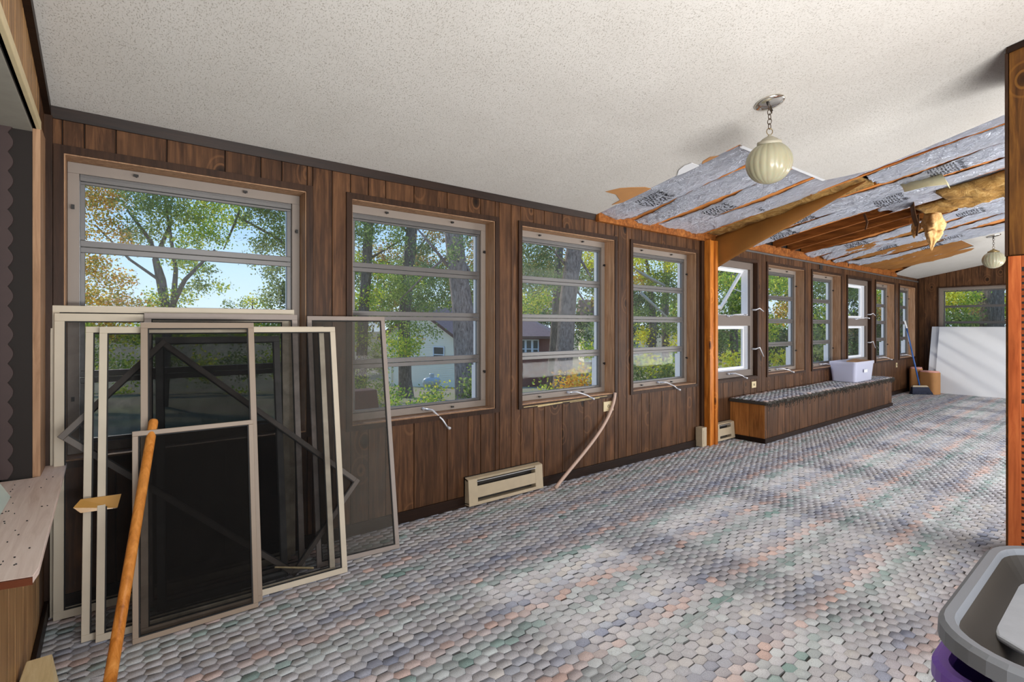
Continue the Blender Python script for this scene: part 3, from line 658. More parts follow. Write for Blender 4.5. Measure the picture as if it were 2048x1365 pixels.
batt(4, 1.5, .15, .04, .05, .05, label='silver foil-faced insulation batt above the top of the hanging brown flap')
batt(7, 1.72, .3, .03, .04, .04, label='silver foil-faced insulation batt with a torn lower end beside the bare rafters', rag=.12)
o = batt(9, 1.35, .3, .05, .05, .05, label='silver foil-faced insulation batt on the far side of the yellow fibreglass', rag=.1)
# exposed fibreglass in bays 4, 7, 8 and brown kraft batts further on
def lump(k, ya, yb, depth, name, label, mat, amp=.05, base=.02):
    x0, x1 = RX[k]+.02, RX[k+1]+.02; nu = 12; nv = int((ya-yb)/.035); vs = []; fs = []
    for j in range(nv+1):
        v_ = j/nv; y = yb+(ya-yb)*v_; env = math.sin(math.pi*min(1, max(0, v_)))**.5
        for i in range(nu+1):
            u = i/nu; x = x0+(x1-x0)*u
            n_ = math.sin(x*33+y*11+k)*.5+math.sin(y*27-x*19)*.35+math.sin(x*71+y*53)*.2
            vs.append((x, y, ceil_z(y)+base-depth*env*math.sin(math.pi*u)**.6-amp*n_*env*math.sin(math.pi*u)))
    for j in range(nv):
        for i in range(nu):
            a = j*(nu+1)+i; fs.append((a, a+1, a+nu+2, a+nu+1))
    m = MB(); m.add(vs, fs); o = m.build(name, mat, None, smooth=True); s_ = o.modifiers.new('solid', 'SOLIDIFY'); s_.thickness = .05; s_.offset = 1
    return tag(o, label, 'insulation', 'insulation between the exposed rafters')
lump(4, 2.96, 1.55, .03, 'fibreglass_batt', 'mottled yellow-brown fibreglass left bare above the hanging brown flap', FIBRE, .02)
lump(7, 1.30, .25, .10, 'fibreglass_batt', 'big yellow-brown sagging fibreglass mass nearest the top right of the hole', FIBRE, .04, -.02)
lump(8, 1.55, .3, .07, 'fibreglass_batt', 'dark brown sagging fibreglass beside the big yellow mass', FIBRE, .05, -.02)
for k, ya, yb, nm in ((11, 2.98, 1.5, 'sixth'), (13, 2.98, 1.3, 'fourth'), (15, 2.98, 1.66, 'third'), (16, 2.98, 1.68, 'second'), (17, 2.95, 1.7, 'last')):
    lump(k, ya, yb, .06 if k > 14 else .045, 'kraft_batt', 'brown paper-faced insulation bulging down, %s from the far end of the hole' % nm, KRAFT_D, .015, .02)
# hanging brown flap

n_ = 26; vs = []; fs = []; nu = 8
for j in range(n_+1):
    t = j/n_; y = 2.985-1.45*t; f = (1-t)**1.0
    for i in range(nu+1):
        u = i/nu
        x = 5.14-.10*t+(.0+.02*f)*u+.03*math.sin(t*6+u*3)*u*(1-t)-.05*math.sin(math.pi*u)*f
        z = ceil_z(y)+.005-(.335*f+.01)*(u**1.0)-.02*math.sin(math.pi*u)*math.sin(t*5)*(1-t)
        vs.append((x, y, z))
for j in range(n_):
    for i in range(nu):
        a = j*(nu+1)+i; fs.append((a, a+1, a+nu+2, a+nu+1))
m = MB(); m.add(vs, fs); o = m.build('hanging_flap', KRAFT_D, None, smooth=True); s_ = o.modifiers.new('solid', 'SOLIDIFY'); s_.thickness = .008
tag(o, 'large brown paper insulation flap peeled down in a curve beside the orange post', 'insulation')
# torn pieces that hang under the far part of the hole
def ribbon(name, pts, widths, mat, label, th=.006, cat='insulation', axis=(1, .35, 0)):
    ax = Vector(axis).normalized(); vs = []; n = len(pts)
    for p, w_ in zip(pts, widths):
        p = Vector(p); vs += [p-ax*w_/2+Vector((0, 0, .006)), p, p+ax*w_/2+Vector((0, .012, 0))]
    fs = [(i*3+j, i*3+j+1, (i+1)*3+j+1, (i+1)*3+j) for i in range(n-1) for j in range(2)]
    m = MB(); m.add(vs, fs); o = m.build(name, mat, None, smooth=True); s_ = o.modifiers.new('s', 'SOLIDIFY'); s_.thickness = th
    return tag(o, label, cat)
H = Vector((6.91, 1.49, 2.51))
def clump(H, r, L, mat, label, seed):
    r_ = random.Random(seed); vs = []; fs = []; n = 40; m_ = 40
    for i in range(m_+1):
        v_ = i/m_; z = -L*v_; R_ = r*(math.sin(math.pi*min(1, v_*1.25+.12))**.8 if v_ < .55 else (1-v_)*1.9*.98)
        R_ = max(R_, .004)
        for k in range(n):
            a = 2*math.pi*k/n; w_ = 1+.20*math.sin(3*a+v_*5+seed)+.10*math.sin(7*a-v_*11)+r_.uniform(-.07, .07)
            vs.append((H.x+R_*w_*math.cos(a)*1.1+.04*math.sin(v_*5), H.y+R_*w_*math.sin(a)*.7, H.z+z+.012*math.sin(5*a+v_*17)))
    for i in range(m_):
        for k in range(n): fs.append((i*n+k, i*n+(k+1) % n, (i+1)*n+(k+1) % n, (i+1)*n+k))
    m = MB(); m.add(vs, fs+[tuple(range(n))[::-1], tuple(m_*n+k for k in range(n))]); return tag(m.build('fibreglass_clump', mat, None, smooth=True), label, 'insulation')
clump(H, .125, .44, FIBRE_P, 'pale yellow pointed clump of fibreglass hanging from the torn ceiling', 2)
clump(Vector((6.95, 1.65, 2.4)), .055, .17, FIBRE_P, 'small pale fibreglass tuft hanging left of the big pointed clump', 5)
ribbon('paper_strip', [(6.3, 1.53, 2.7), (6.31, 1.52, 2.53), (6.3, 1.5, 2.37), (6.29, 1.47, 2.26)], [.16, .15, .17, .13], KRAFT_D2, 'brown paper strip hanging straight down beside the pointed clump')
ribbon('paper_strip', [(6.24, 1.45, 2.36), (6.24, 1.45, 2.26), (6.23, 1.46, 2.15)], [.03, .03, .02], KRAFT_D2, 'thin brown paper tail left of the pointed clump')
ribbon('foil_flap', [(5.44, 1.38, 2.47), (5.52, 1.25, 2.52), (5.53, 1.12, 2.52), (5.55, 1.1, 2.47)], [.10, .14, .16, .12], FOIL_Y, 'crumpled pale foil flap hanging under the yellow fibreglass', axis=(.2, .3, 1))
ribbon('paper_strip', [(6.05, 1.85, 2.41), (6.08, 1.83, 2.32), (6.06, 1.84, 2.25)], [.05, .04, .03], KRAFT_D2, 'short brown paper curl hanging from the torn foil end')
o = MB().tube([(6.28, 1.22, 2.54), (6.47, 1.08, 2.55), (6.63, 0.88, 2.59)], .02, 8).build('foil_roll_edge', FOIL, None, smooth=True); tag(o, 'thin pale rolled foil edge running right from the torn middle of the hole', 'insulation')

# torn paper left on the near plasterboard
def torn(name, pts, label, mat, off=-.004):
    m = MB(); m.extrude([(x, y, ceil_z(y)+off) for x, y in pts], (0, 0, .003)); return tag(m.build(name, mat), label, 'torn paper')
torn('torn_paper', [(2.964, 2.607), (3.09, 2.61), (3.215, 2.675), (3.225, 2.77), (3.275, 2.70), (3.275, 2.42), (3.203, 2.422), (3.10, 2.47), (3.024, 2.516)], 'pointed tan torn paper patch on the ceiling beside the foil', KRAFT)
torn('torn_paper', [(3.18, 2.01), (3.165, 2.06), (3.19, 2.12), (3.26, 2.18), (3.275, 2.12), (3.275, 2.01)], 'small grey torn flap at the ceiling hole edge', BOARD, -.006)
torn('torn_paper', [(3.275, 1.99), (3.24, 1.96), (3.23, 1.90), (3.275, 1.86)], 'small tan torn flap at the ceiling hole edge', KRAFT, -.003)
torn('torn_paper', [(8.10+.0, .95), (8.35, 1.0), (8.6, .9), (8.5, .8), (8.2, .82)], 'tan torn paper on the ceiling beyond the yellow fibreglass', KRAFT, -.02)

# ---------------------------------------------------------------- pendant lamps
def pendant(x, y, label, tilt):
    zc = ceil_z(y); t = empty('pendant_lamp', (x, y, zc), label, 'lamp', 'milk glass globe pendants')
    rot = (math.atan(-S)*1.0, 0, 0)
    o = MB().lathe([(.001, -.001), (.078, -.001), (.080, -.006), (.074, -.013), (.045, -.020), (.030, -.022), (.001, -.023)], 28).build('canopy', SILVER, t, smooth=True); o.rotation_euler = rot
    m = MB()
    for s in (-1, 1): m.tube([(s*.045, s*.01, -.012-s*.008), (s*.045, s*.01, -.042-s*.008)], .004, 6); m.lathe([(.001, 0), (.008, .001), (.008, .008), (.001, .009)], 8, (s*.045, s*.01, -.03-s*.008))
    m.build('screw', BLACKM, t)['kind'] = 'stuff'
    m = MB(); z = -.030; i = 0
    while z > -.150:
        m.torus((0, 0, z), .011, .0022, (1, 0, 0) if i % 2 else (.2, 1, 0), 1.55, 12, 5); z -= .027; i += 1
    m.build('chain', CHAIN, t, smooth=True)
    m = MB(); m.torus((0, 0, -.168), .017, .0024, (.6, .8, 0), 1.1, 16, 6); m.build('ring', BRASS, t, smooth=True)
    o = MB().lathe([(.001, 0), (.008, 0), (.010, -.008), (.026, -.016), (.042, -.026), (.046, -.030), (.047, -.034), (.062, -.037), (.064, -.052), (.060, -.055), (.001, -.055)], 28, flute=lambda k, n: .012*(k % 2)).build('fitter_cap', MATS['old_brass'] if tilt < .1 else GREYCAP, t, smooth=True)
    o.location = (0, 0, -.184); o.rotation_euler = (tilt*.6, -tilt, 0)
    R_ = .121; prof = [(.001, -.040), (.050, -.040), (.052, -.05)]
    for i in range(15):
        a = math.radians(28+i*150/14); prof.append((R_*math.sin(a), -.155+R_*.97*math.cos(a)))
    prof.append((.001, -.155-R_*.975))
    o = MB().lathe(prof, 144, flute=lambda k, n: .026*abs(math.sin(math.pi*k*20/n))-.013).build('globe', GLOBE, t, smooth=True)
    o.location = (0, 0, -.184); o.rotation_euler = (tilt*.6, -tilt, 0)
    return t
GREYCAP = plain('painted_cap', srgb(172, 166, 148), .5)
pendant(2.921, 1.356, 'ribbed milk glass globe lamp hanging on a chain in front of the silver foil', .16)
pendant(9.586, 1.404, 'smaller-looking ribbed globe lamp hanging at the far end near the white board', .0)

# ---------------------------------------------------------------- post
t = empty('support_post', (4.93, 2.90, 0), 'orange-stained square wooden post standing against the window wall', 'post')
for nm, a in (('post_core', (0, .105, .015, .09, 0, 2.17)), ('post_strip', (.105, .155, .0, .09, 0, 2.17)), ('post_strip', (-.002, .02, .0, .016, 0, 2.17))):
    MB().box(*a).build(nm, ORANGE if nm == 'post_core' else ORANGE, t, .003)
MB().box(-.05, 0, .066, .09, 0, 2.16).build('side_board', DARKTRIM_Z, t)
# small bracket and dark lump where flap meets the post
MB().hexa([(5.10, 2.93, 2.02), (5.2, 2.93, 2.04), (5.2, 2.98, 2.04), (5.10, 2.98, 2.02), (5.09, 2.92, 2.10), (5.24, 2.92, 2.12), (5.24, 2.98, 2.12), (5.09, 2.98, 2.10)]).build('metal_bracket', BLACKM, t)

# ---------------------------------------------------------------- bench seat
bx0, bx1, by0, by1, bz = 5.49, 9.69, 2.60, 2.988, .415
t = empty('window_bench', (bx0, by0, 0), 'long low panelled bench under the windows with carpet-covered top', 'bench'); inv = Matrix.Translation(-t.location)
def BB(m, name, mat, **k):
    o = m.build(name, mat, t, **k); o.matrix_parent_inverse = inv; return o
BB(MB().box(bx0+.012, bx1-.012, by0+.012, by1, 0.004, bz), 'carcass', GROOVE)
gs = [bx0]+grooves(bx0, bx1)+[bx1]
for a, c in zip(gs[:-1], gs[1:]):
    BB(MB().box(a+.003, c-.003, by0, by0+.014, .05, bz), 'plank', PANEL, bev=.001)
for a, c in ((by0, by0+.17), (by0+.17, by1)):
    BB(MB().box(bx0, bx0+.014, a+.002, c-.002, .05, bz), 'plank', LOUVE if a == by0 else PANEL_R, bev=.001) if False else BB(MB().box(bx0, bx0+.014, a+.002, c-.002, .05, bz), 'plank', BENCHEND, bev=.001)
    BB(MB().box(bx1-.014, bx1, a+.002, c-.002, .05, bz), 'plank', PANEL, bev=.001)
BB(MB().box(bx0-.012, bx1+.012, by0-.013, by0, 0.004, .055), 'plinth', DARKTRIM, bev=.002); BB(MB().box(bx0-.013, bx0, by0, by1, 0.004, .055), 'plinth', DARKTRIM, bev=.002)
pad = BB(MB().box(bx0-.03, bx1+.03, by0-.035, by1, bz, bz+.038), 'carpet_pad', plain('pad_edge', srgb(60, 56, 50), .95, var=.4, scale=60), bev=.012)
cc = carpet_cells('carpet_pile', bx0-.02, bx1+.02, by0-.03, by1, bz+.036, pad, h=.008, yoff=-.07)
# frayed edge loops
m = MB()
for i in range(420):
    x = random.uniform(bx0-.03, bx1+.03); z = bz+random.uniform(-.012, .035); l = random.uniform(.008, .03) if random.random() < .9 else random.uniform(.04, .07)
    m.tube([(x, by0-.036, z), (x+random.uniform(-.01, .01), by0-.048, z-l*.4), (x+random.uniform(-.012, .012), by0-.040, z-l)], .003, 4, caps=False)
o = BB(m, 'frayed_yarn', MATS['pad_edge']); o['kind'] = 'stuff'

# ---------------------------------------------------------------- heaters
def heater(x0, x1, label, cut=False):
    t = empty('baseboard_heater', (x0, 2.92, 0.02), label, 'heater', 'electric baseboard heaters'); W = x1-x0
    yb = .068
    MB().box(0, W, .055, yb, 0, .19).build('back_plate', CREAM_D, t)
    MB().hexa([(0, .02, .165), (W, .02, .165), (W, yb, .175), (0, yb, .175), (0, .016, .180), (W, .016, .180), (W, yb, .190), (0, yb, .190)]).build('top_cover', CREAM, t, .002)
    for a, c in ((0, min(.075, W*.3)), (W-min(.075, W*.3), W)): MB().hexa([(a, 0, .012), (c, 0, .012), (c, yb, 0), (a, yb, 0), (a, .012, .178), (c, .012, .178), (c, yb, .188), (a, yb, .188)]).build('end_cap', CREAM, t, .003)
    MB().hexa([(.07, .004, .048), (W-.07, .004, .048), (W-.07, .012, .046), (.07, .012, .046), (.07, .010, .128), (W-.07, .010, .128), (W-.07, .018, .126), (.07, .018, .126)]).build('front_panel', CREAM, t, .002)
    MB().hexa([(0, -.002, 0), (W, -.002, 0), (W, yb, 0), (0, yb, 0), (0, 0, .022), (W, 0, .022), (W, yb, .014), (0, yb, .014)]).build('bottom_lip', CREAM, t, .002)
    MB().box(.07, W-.07, .006, .010, .158, .163).build('chrome_strip', ALU, t)
    return t
heater(1.93, 2.61, 'cream metal baseboard heater under the second window, nearest the screens')
heater(5.092, 5.475, 'cream baseboard heater between the orange post and the bench')
heater(9.74, 10.75, 'cream baseboard heater beyond the far end of the bench')
t = empty('heater_end_box', (4.79, 2.905, .01), 'small upright cream metal box at the foot of the orange post', 'heater')
MB().box(0, .085, 0, .08, 0, .20).build('cover', CREAM, t, .006); MB().box(.02, .065, -.003, .001, .03, .17).build('front_plate', CREAM, t, .001)

# outlets
def outlet(x0, x1, z0, z1, label):
    t = empty('wall_outlet', ((x0+x1)/2, YW-.008, z0), label, 'outlet', 'ivory wall outlets'); w_ = (x1-x0)/2; h = z1-z0
    MB().box(-w_, w_, -.008, 0, 0, h).build('cover_plate', IVORY, t, .002)
    m = MB()
    for s in (-1, 1): m.lathe([(.001, 0), (.017, .0), (.017, .002), (.001, .002)], 14)
    m = MB(); m.torus((0, -.008, h*.5), .014, .002, (0, 1, 0), 1, 14, 5); m.box(-.006, -.003, -.0095, -.007, h*.5-.004, h*.5+.006); m.box(.003, .006, -.0095, -.007, h*.5-.004, h*.5+.006)
    m.build('socket', CREAM_D, t)
outlet(3.37, 3.50, .515, .60, 'ivory outlet half hidden behind the curved strip under the third window')
outlet(5.985, 6.09, .525, .60, 'ivory outlet above the left end of the bench')
outlet(11.38, 11.45, .50, .585, 'small outlet low on the wall between the two farthest windows')

# loose strip hanging from window 3
pts = []
for i in range(25):
    s = i/24; P0, P1, P2, P3 = (3.505, 2.972, .672), (3.46, 2.96, .40), (3.02, 2.93, .20), (2.70, 2.885, .006)
    pts.append(tuple((1-s)**3*a+3*s*(1-s)**2*b_+3*s*s*(1-s)*c_+s**3*d for a, b_, c_, d in zip(P0, P1, P2, P3)))
m = MB(); m.tube(pts, [.014]*25, 8); o = m.build('loose_trim_strip', STRIP, None, smooth=True); tag(o, 'long pinkish trim strip bending from the third window sill down to the carpet', 'trim strip')
m = MB()
for a, c, z, th in ((2.46, 3.40, .648, .006), (2.60, 2.86, .642, .010), (2.95, 3.30, .640, .005)):
    m.hexa([(a, 2.975, z-th), (c, 2.97, z-th*.5+.004), (c, 2.99, z), (a, 2.99, z-.002), (a, 2.972, z), (c, 2.968, z+.006), (c, 2.99, z+.006), (a, 2.99, z+.003)])
tag(m.build('splintered_sill', PALEW), 'splintered pale wood along the bottom of the third window', 'broken sill')

# ---------------------------------------------------------------- shelf of the left opening
t = empty('shelf_board', (XL, 1.685, .64), 'pale pinkish wooden shelf board in the left opening, speckled with dead flies', 'shelf'); inv = Matrix.Translation(-t.location)
m = MB(); m.extrude([(-1.0, 1.69, .640), (-.21, 1.69, .640), (-.147, 1.675, .640), (-.140, 1.73, .640), (-.152, 2.975, .640), (-.222, 2.975, .640), (-.222, 2.776, .640), (-.247, 2.765, .640), (-1.0, 2.765, .640)], (0, 0, .018)); o = m.build('board', [SHELF], t, .002); o.matrix_parent_inverse = inv
m = MB(); m.extrude([(-1.0, 1.684, .640), (-.21, 1.684, .640), (-.147, 1.669, .640), (-.147, 1.6755, .640), (-.21, 1.6905, .640), (-1.0, 1.6905, .640)], (0, 0, .0175)); o = m.build('end_edge', SHELFEDGE, t); o.matrix_parent_inverse = inv
m = MB()
for i in range(34):
    x, y = random.uniform(-.30, -.16), random.uniform(1.72, 2.75); a = random.uniform(0, 3); l = random.uniform(.002, .0045)
    m.tube([(x, y, .6597), (x+l*math.cos(a), y+l*math.sin(a), .6597)], .0016, 5)
o = m.build('dead_flies', BLACKM, t); o.matrix_parent_inverse = inv; o['kind'] = 'stuff'
# pale pane standing in the opening
m = MB(); m.hexa([(-.282, 1.3, .659), (-.276, 1.3, .659), (-.276, 2.50, .659), (-.282, 2.50, .659), (-.532, 1.3, 1.15), (-.526, 1.3, 1.15), (-.526, 2.50, 1.15), (-.532, 2.50, 1.15)])
tag(m.build('glass_pane', PALEG), 'pale greenish glass pane leaning back on the left shelf', 'glass pane')
# reveal: side post, scalloped curtain and soffit boards
m = MB(); m.box(-.300, XL-.012-.002, 2.782, 2.80, .66, 2.035); struct(m.build('trim_7', DARKTRIM_Z), 'dark upright board inside the left opening')
t = empty('drawn_curtain', (-.315, 2.765, .665), 'dark plastic curtain with scalloped edge drawn to the side of the left opening', 'curtain')
for j in range(5):
    pts = []; N = 46; x = -j*.05
    vs = []; 
    for i in range(N*6+1):
        z = 1.40*i/(N*6); s = abs(math.sin(math.pi*z/.075)); vs.append((x+.016*s, z))
    poly = [(x-.035, 0)]+[]
    m = MB(); P_ = [(px_, -.02*j, z) for px_, z in vs]; n = len(P_)
    verts = P_+[(x-.04, -.02*j, z) for _, z in vs]+[(a, b_+.012, c) for a, b_, c in P_]+[(x-.04, -.02*j+.012, z) for _, z in vs]
    fs = []
    for i in range(n-1):
        fs += [(i, i+1, n+i+1, n+i), (2*n+i, 3*n+i, 3*n+i+1, 2*n+i+1), (i, 2*n+i, 2*n+i+1, i+1), (n+i, n+i+1, 3*n+i+1, 3*n+i)]
    m.add(verts, fs); m.build('curtain_fold', CURT, t)
m = MB()
for j in range(5): m.box(-.345-.14*j-.13, -.345-.14*j, YB, 2.78, 2.065+.004*j, 2.085+.004*j)
struct(m.build('trim_8', COB), 'grey soffit boards above the left opening')
# wood offcut on the floor at lower left
t = MB().hexa([(-.222, 1.99, .0), (-.125, 1.99, .0), (-.118, 2.235, .0), (-.215, 2.235, .0), (-.222, 1.99, .19), (-.128, 1.99, .19), (-.150, 2.235, .19), (-.212, 2.235, .19)]).build('wood_offcut', PALEW, None, .003)
tag(t, 'pale wood block standing on the carpet against the left wall', 'wood block')

# ---------------------------------------------------------------- leaning window screens
def screen(label, bl, br, tl, tr, frame, mesh, fw=.022, th=.010, group='removed window screens leaning in a stack', extra=None, low=None):
    bl, br, tl, tr = map(Vector, (bl, br, tl, tr))
    U = (br-bl); W = U.length; U.normalize(); Vv = (tl-bl); Hh = Vv.length; Vv = (Vv-U*Vv.dot(U)).normalized(); N = U.cross(Vv)
    t = empty('window_screen', bl, label, 'window screen', group)
    t.matrix_world = Matrix(((U.x, N.x, Vv.x, bl.x), (U.y, N.y, Vv.y, bl.y), (U.z, N.z, Vv.z, bl.z), (0, 0, 0, 1)))
    # local: x = width, z = height, y = front/back (front is -y side when N points back)
    m = MB(); rect_frame(m, 0, W, 0, Hh, -th/2, th/2, fw, fw, fw, fw); m.build('frame', frame, t, .0015)
    m = MB(); rect_frame(m, fw-.001, W-fw+.001, fw-.001, Hh-fw+.001, -th/2+.001, th/2-.002, .006, .006, .006, .006); m.build('spline', SPLINE, t)
    m = MB(); m.add([(fw, 0, fw), (W-fw, 0, fw), (W-fw, 0, Hh-fw), (fw, 0, Hh-fw)], [(0, 1, 2, 3)]); m.build('mesh', mesh, t)
    if low: MB().box(fw, W-fw, -th/2, th/2, low, low+fw).build('cross_bar', frame, t, .001)
    return t
screen('small low beige-framed screen with black mesh at the very front of the stack', (.067, 2.497, .006), (.518, 2.488, .006), (.057, 2.615, .825), (.490, 2.605, .819), FRAME_B, MESH_F, .020)
screen('narrow tall beige-framed screen directly behind the small front screen', (.095, 2.548, .006), (.545, 2.532, .006), (.071, 2.775, 1.276), (.502, 2.762, 1.277), FRAME_B, MESH_K, .026)
screen('wide cream-framed screen with black mesh, second from the front at right', (-.047, 2.603, .006), (.949, 2.560, .006), (-.051, 2.818, 1.256), (.914, 2.80, 1.249), FRAME_W, MESH_K, .027)
screen('cream-framed screen with tan tape on its left side, just behind the wide one', (-.092, 2.638, .006), (.90, 2.60, .006), (-.088, 2.846, 1.258), (.89, 2.832, 1.25), FRAME_W, MESH_K, .026)
dg = lambda z: 2.668+.170*z
screen('screen turned on its corner like a diamond inside the stack', (.722, dg(.01), .008), (1.085, dg(.405), .405), (-.226, dg(.742), .742), (.137, dg(1.14), 1.14), FRAME_D2, MESH_K, .024)
screen('dark grey screen with its top below the others, behind the diamond-turned one', (.16, 2.715, .006), (.70, 2.705, .006), (.169, 2.900, 1.208), (.70, 2.897, 1.19), FRAME_D, MESH_K, .030)
screen('grey-framed screen rising to the window bar behind the dark one', (.12, 2.775, .006), (.80, 2.765, .006), (.131, 2.932, 1.322), (.765, 2.928, 1.311), FRAME_G, MESH_K, .028)
screen('cream-framed screen at the left of the stack close to the shelf', (-.192, 2.905, .006), (.76, 2.885, .006), (-.2170, 2.953, 1.316), (.76, 2.95, 1.32), FRAME_W, MESH_G2, .034)
screen('rearmost cream-framed screen, the tallest against the first window', (-.205, 2.945, .006), (.80, 2.945, .006), (-.186, 2.972, 1.351), (.808, 2.972, 1.338), FRAME_W, MESH_G2, .03)
screen('separate grey-meshed screen leaning right of the stack between two windows', (.84, 2.70, .006), (1.282, 2.655, .006), (.834, 2.966, 1.316), (1.298, 2.965, 1.315), FRAME_G, MESH_G, .024, .016)
# tape
m = MB(); m.extrude([(-.118, 2.690, .532), (-.095, 2.686, .562), (.035, 2.686, .557), (.022, 2.686, .502), (-.095, 2.686, .507)], (0, .004, 0))
tag(m.build('tape_strip', TAPE), 'shiny tan tape wrapped round the left edges of the cream screens', 'tape')
m = MB(); m.box(-.0, .055, 0, .012, 0, .05)
# sliver of wood lying behind the wide screen
tag(MB().tube([(.62, 2.63, .10), (.80, 2.625, .045)], [.004, .006], 5).build('wood_sliver', PALEW), 'thin pale wood sliver caught behind the wide cream screen', 'wood sliver')
# long stick
pt = [(-.013, 2.118, .02), (.145, 2.655, .862)]; a, c = map(Vector, pt); d = (c-a).normalized()
t = MB().tube([a, a+d*.4, c-d*.012, c-d*.003, c], [.0195, .0185, .0175, .014, .006], 16).build('wooden_pole', STICKW, None, smooth=True)
tag(t, 'round orange-brown wooden pole leaning on the front screens', 'pole')

# ---------------------------------------------------------------- closet at the right
cy = .487; cxx = 3.62
m = MB(); m.extrude([(cxx+.01, YB, 0), (cxx+.01, cy-.002, 0), (cxx+.01, cy-.002, ceil_z(cy)-.003), (cxx+.01, YB, ceil_z(YB)-.003)], (.55, 0, 0)); wc = struct(m.build('wall_closet', PANEL_R), 'dark brown panelled closet front at the right edge')
ed_ = [cy-.012, .37, .2, .0, -.22, -.5, -.8, -1.1, YB]
for a, c in zip(ed_[1:], ed_[:-1]): xplank(a, c, 1.625, ceil_z(a)-.004, cxx+.01, -1, wc, PANEL_R, ceil_z(c)-.004)
m = MB(); m.box(cxx-.006, cxx+.03, cy-.012, cy, 1.62, ceil_z(cy)-.03); m.build('corner_strip', DARKTRIM_Z, wc)
mm = MB(); slope_bar(mm, cxx-.012, cxx+.004, YB, cy-.008, .004, .03); mm.build('crown_strip', DARKTRIM, wc)
t = empty('door_1', (cxx, .474, 0), None, None, None, 'structure')
MB().box(-.012, .01, -.048, 0, .01, 1.618).build('stile', LOUV, t, .002); MB().box(-.012, .01, -.75, -.70, .01, 1.618).build('stile', LOUV, t, .002)
for z0_, z1_ in ((.01, .12), (.80, .87), (1.56, 1.618)): MB().box(-.010, .008, -.70, -.048, z0_, z1_).build('rail', LOUV, t, .002)
sl = None; z = .135
while z < 1.55:
    if not (.775 < z < .865):
        if sl is None:
            sl = MB().hexa([(-.012, -.70, 0), (-.006, -.70, -.004), (-.006, -.048, -.004), (-.012, -.048, 0), (.006, -.70, .026), (.010, -.70, .022), (.010, -.048, .022), (.006, -.048, .026)]).build('slat', LOUV, t)
            sl.location = (0, 0, z)
        else:
            o = sl.copy(); COL.objects.link(o); o.location = (0, 0, z)
    z += .033
MB().box(.0, .009, -.70, -.048, .12, 1.56).build('backing', GROOVE, t)

# ---------------------------------------------------------------- plastic bins at lower right
def rrect(x0, x1, y0, y1, r, n=8):
    pts = []
    for cx_, cy_, a0 in ((x1-r, y1-r, 0), (x0+r, y1-r, 90), (x0+r, y0+r, 180), (x1-r, y0+r, 270)):
        for i in range(n+1):
            a = math.radians(a0+90*i/n); pts.append((cx_+r*math.cos(a), cy_+r*math.sin(a)))
    return pts
def bin_mesh(x0, x1, y0, y1, r, zt, zb, lip, drop, taper, t=.004):
    loops = []
    def L(off, z, rr=None): loops.append([(x, y, z) for x, y in rrect(x0-off, x1+off, y0-off, y1+off, max(.01, r+off))])
    L(-taper-t, zb+t); L(-.004-t, zt-.012); L(-.002, zt); L(lip*.6, zt+.001); L(lip, zt-.006); L(lip+.001, zt-drop); L(lip-.003, zt-drop); L(lip-.004, zt-.01); L(.0, zt-.012); L(-.004, zt-.02); L(-taper, zb)
    n = len(loops[0]); vs = [p for l in loops for p in l]; fs = [tuple(range(n))]
    for i in range(len(loops)-1):
        for k in range(n): fs.append((i*n+k, i*n+(k+1) % n, (i+1)*n+(k+1) % n, (i+1)*n+k))
    fs.append(tuple((len(loops)-1)*n+k for k in range(n))[::-1])
    m = MB(); m.add(vs, fs); return m
ZG = .75
GREYIN = plain('dark_pan_interior', srgb(54, 49, 43), .6, var=.25, scale=6)  # inner faces darker than the rest of the pan
t = empty('litter_pan', (1.1, .2, 0), 'grey plastic litter pan nested in the purple bin at the lower right corner', 'pan'); inv = Matrix.Translation(-t.location)
m = bin_mesh(1.070, 1.675, -.26, .224, .11, ZG, .50, .020, .030, .15)
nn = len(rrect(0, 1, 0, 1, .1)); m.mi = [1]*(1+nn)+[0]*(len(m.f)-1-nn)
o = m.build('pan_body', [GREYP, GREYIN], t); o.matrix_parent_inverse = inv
o = MB(); pts = [(1.334, 0.197, 0.68), (1.282, 0.184, 0.68), (1.244, 0.13, 0.68), (1.471, 0.099, 0.68), (1.776, 0.144, 0.68), (1.687, 0.183, 0.68), (1.569, 0.195, 0.68)]
o.extrude(pts, (0, 0, .012)); o = o.build('speckled_lid', GREYP_S, None, .005); tag(o, 'speckled light grey plastic lid lying inside the grey litter pan', 'lid')
t = empty('purple_bin', (1.15, .2, 0), 'purple plastic bin under the grey litter pan at the lower right corner', 'bin'); inv = Matrix.Translation(-t.location)
o = bin_mesh(1.165, 1.66, -.22, .242, .06, .645, .004, .022, .03, .06).build('bin_body', PURPLE, t); o.matrix_parent_inverse = inv


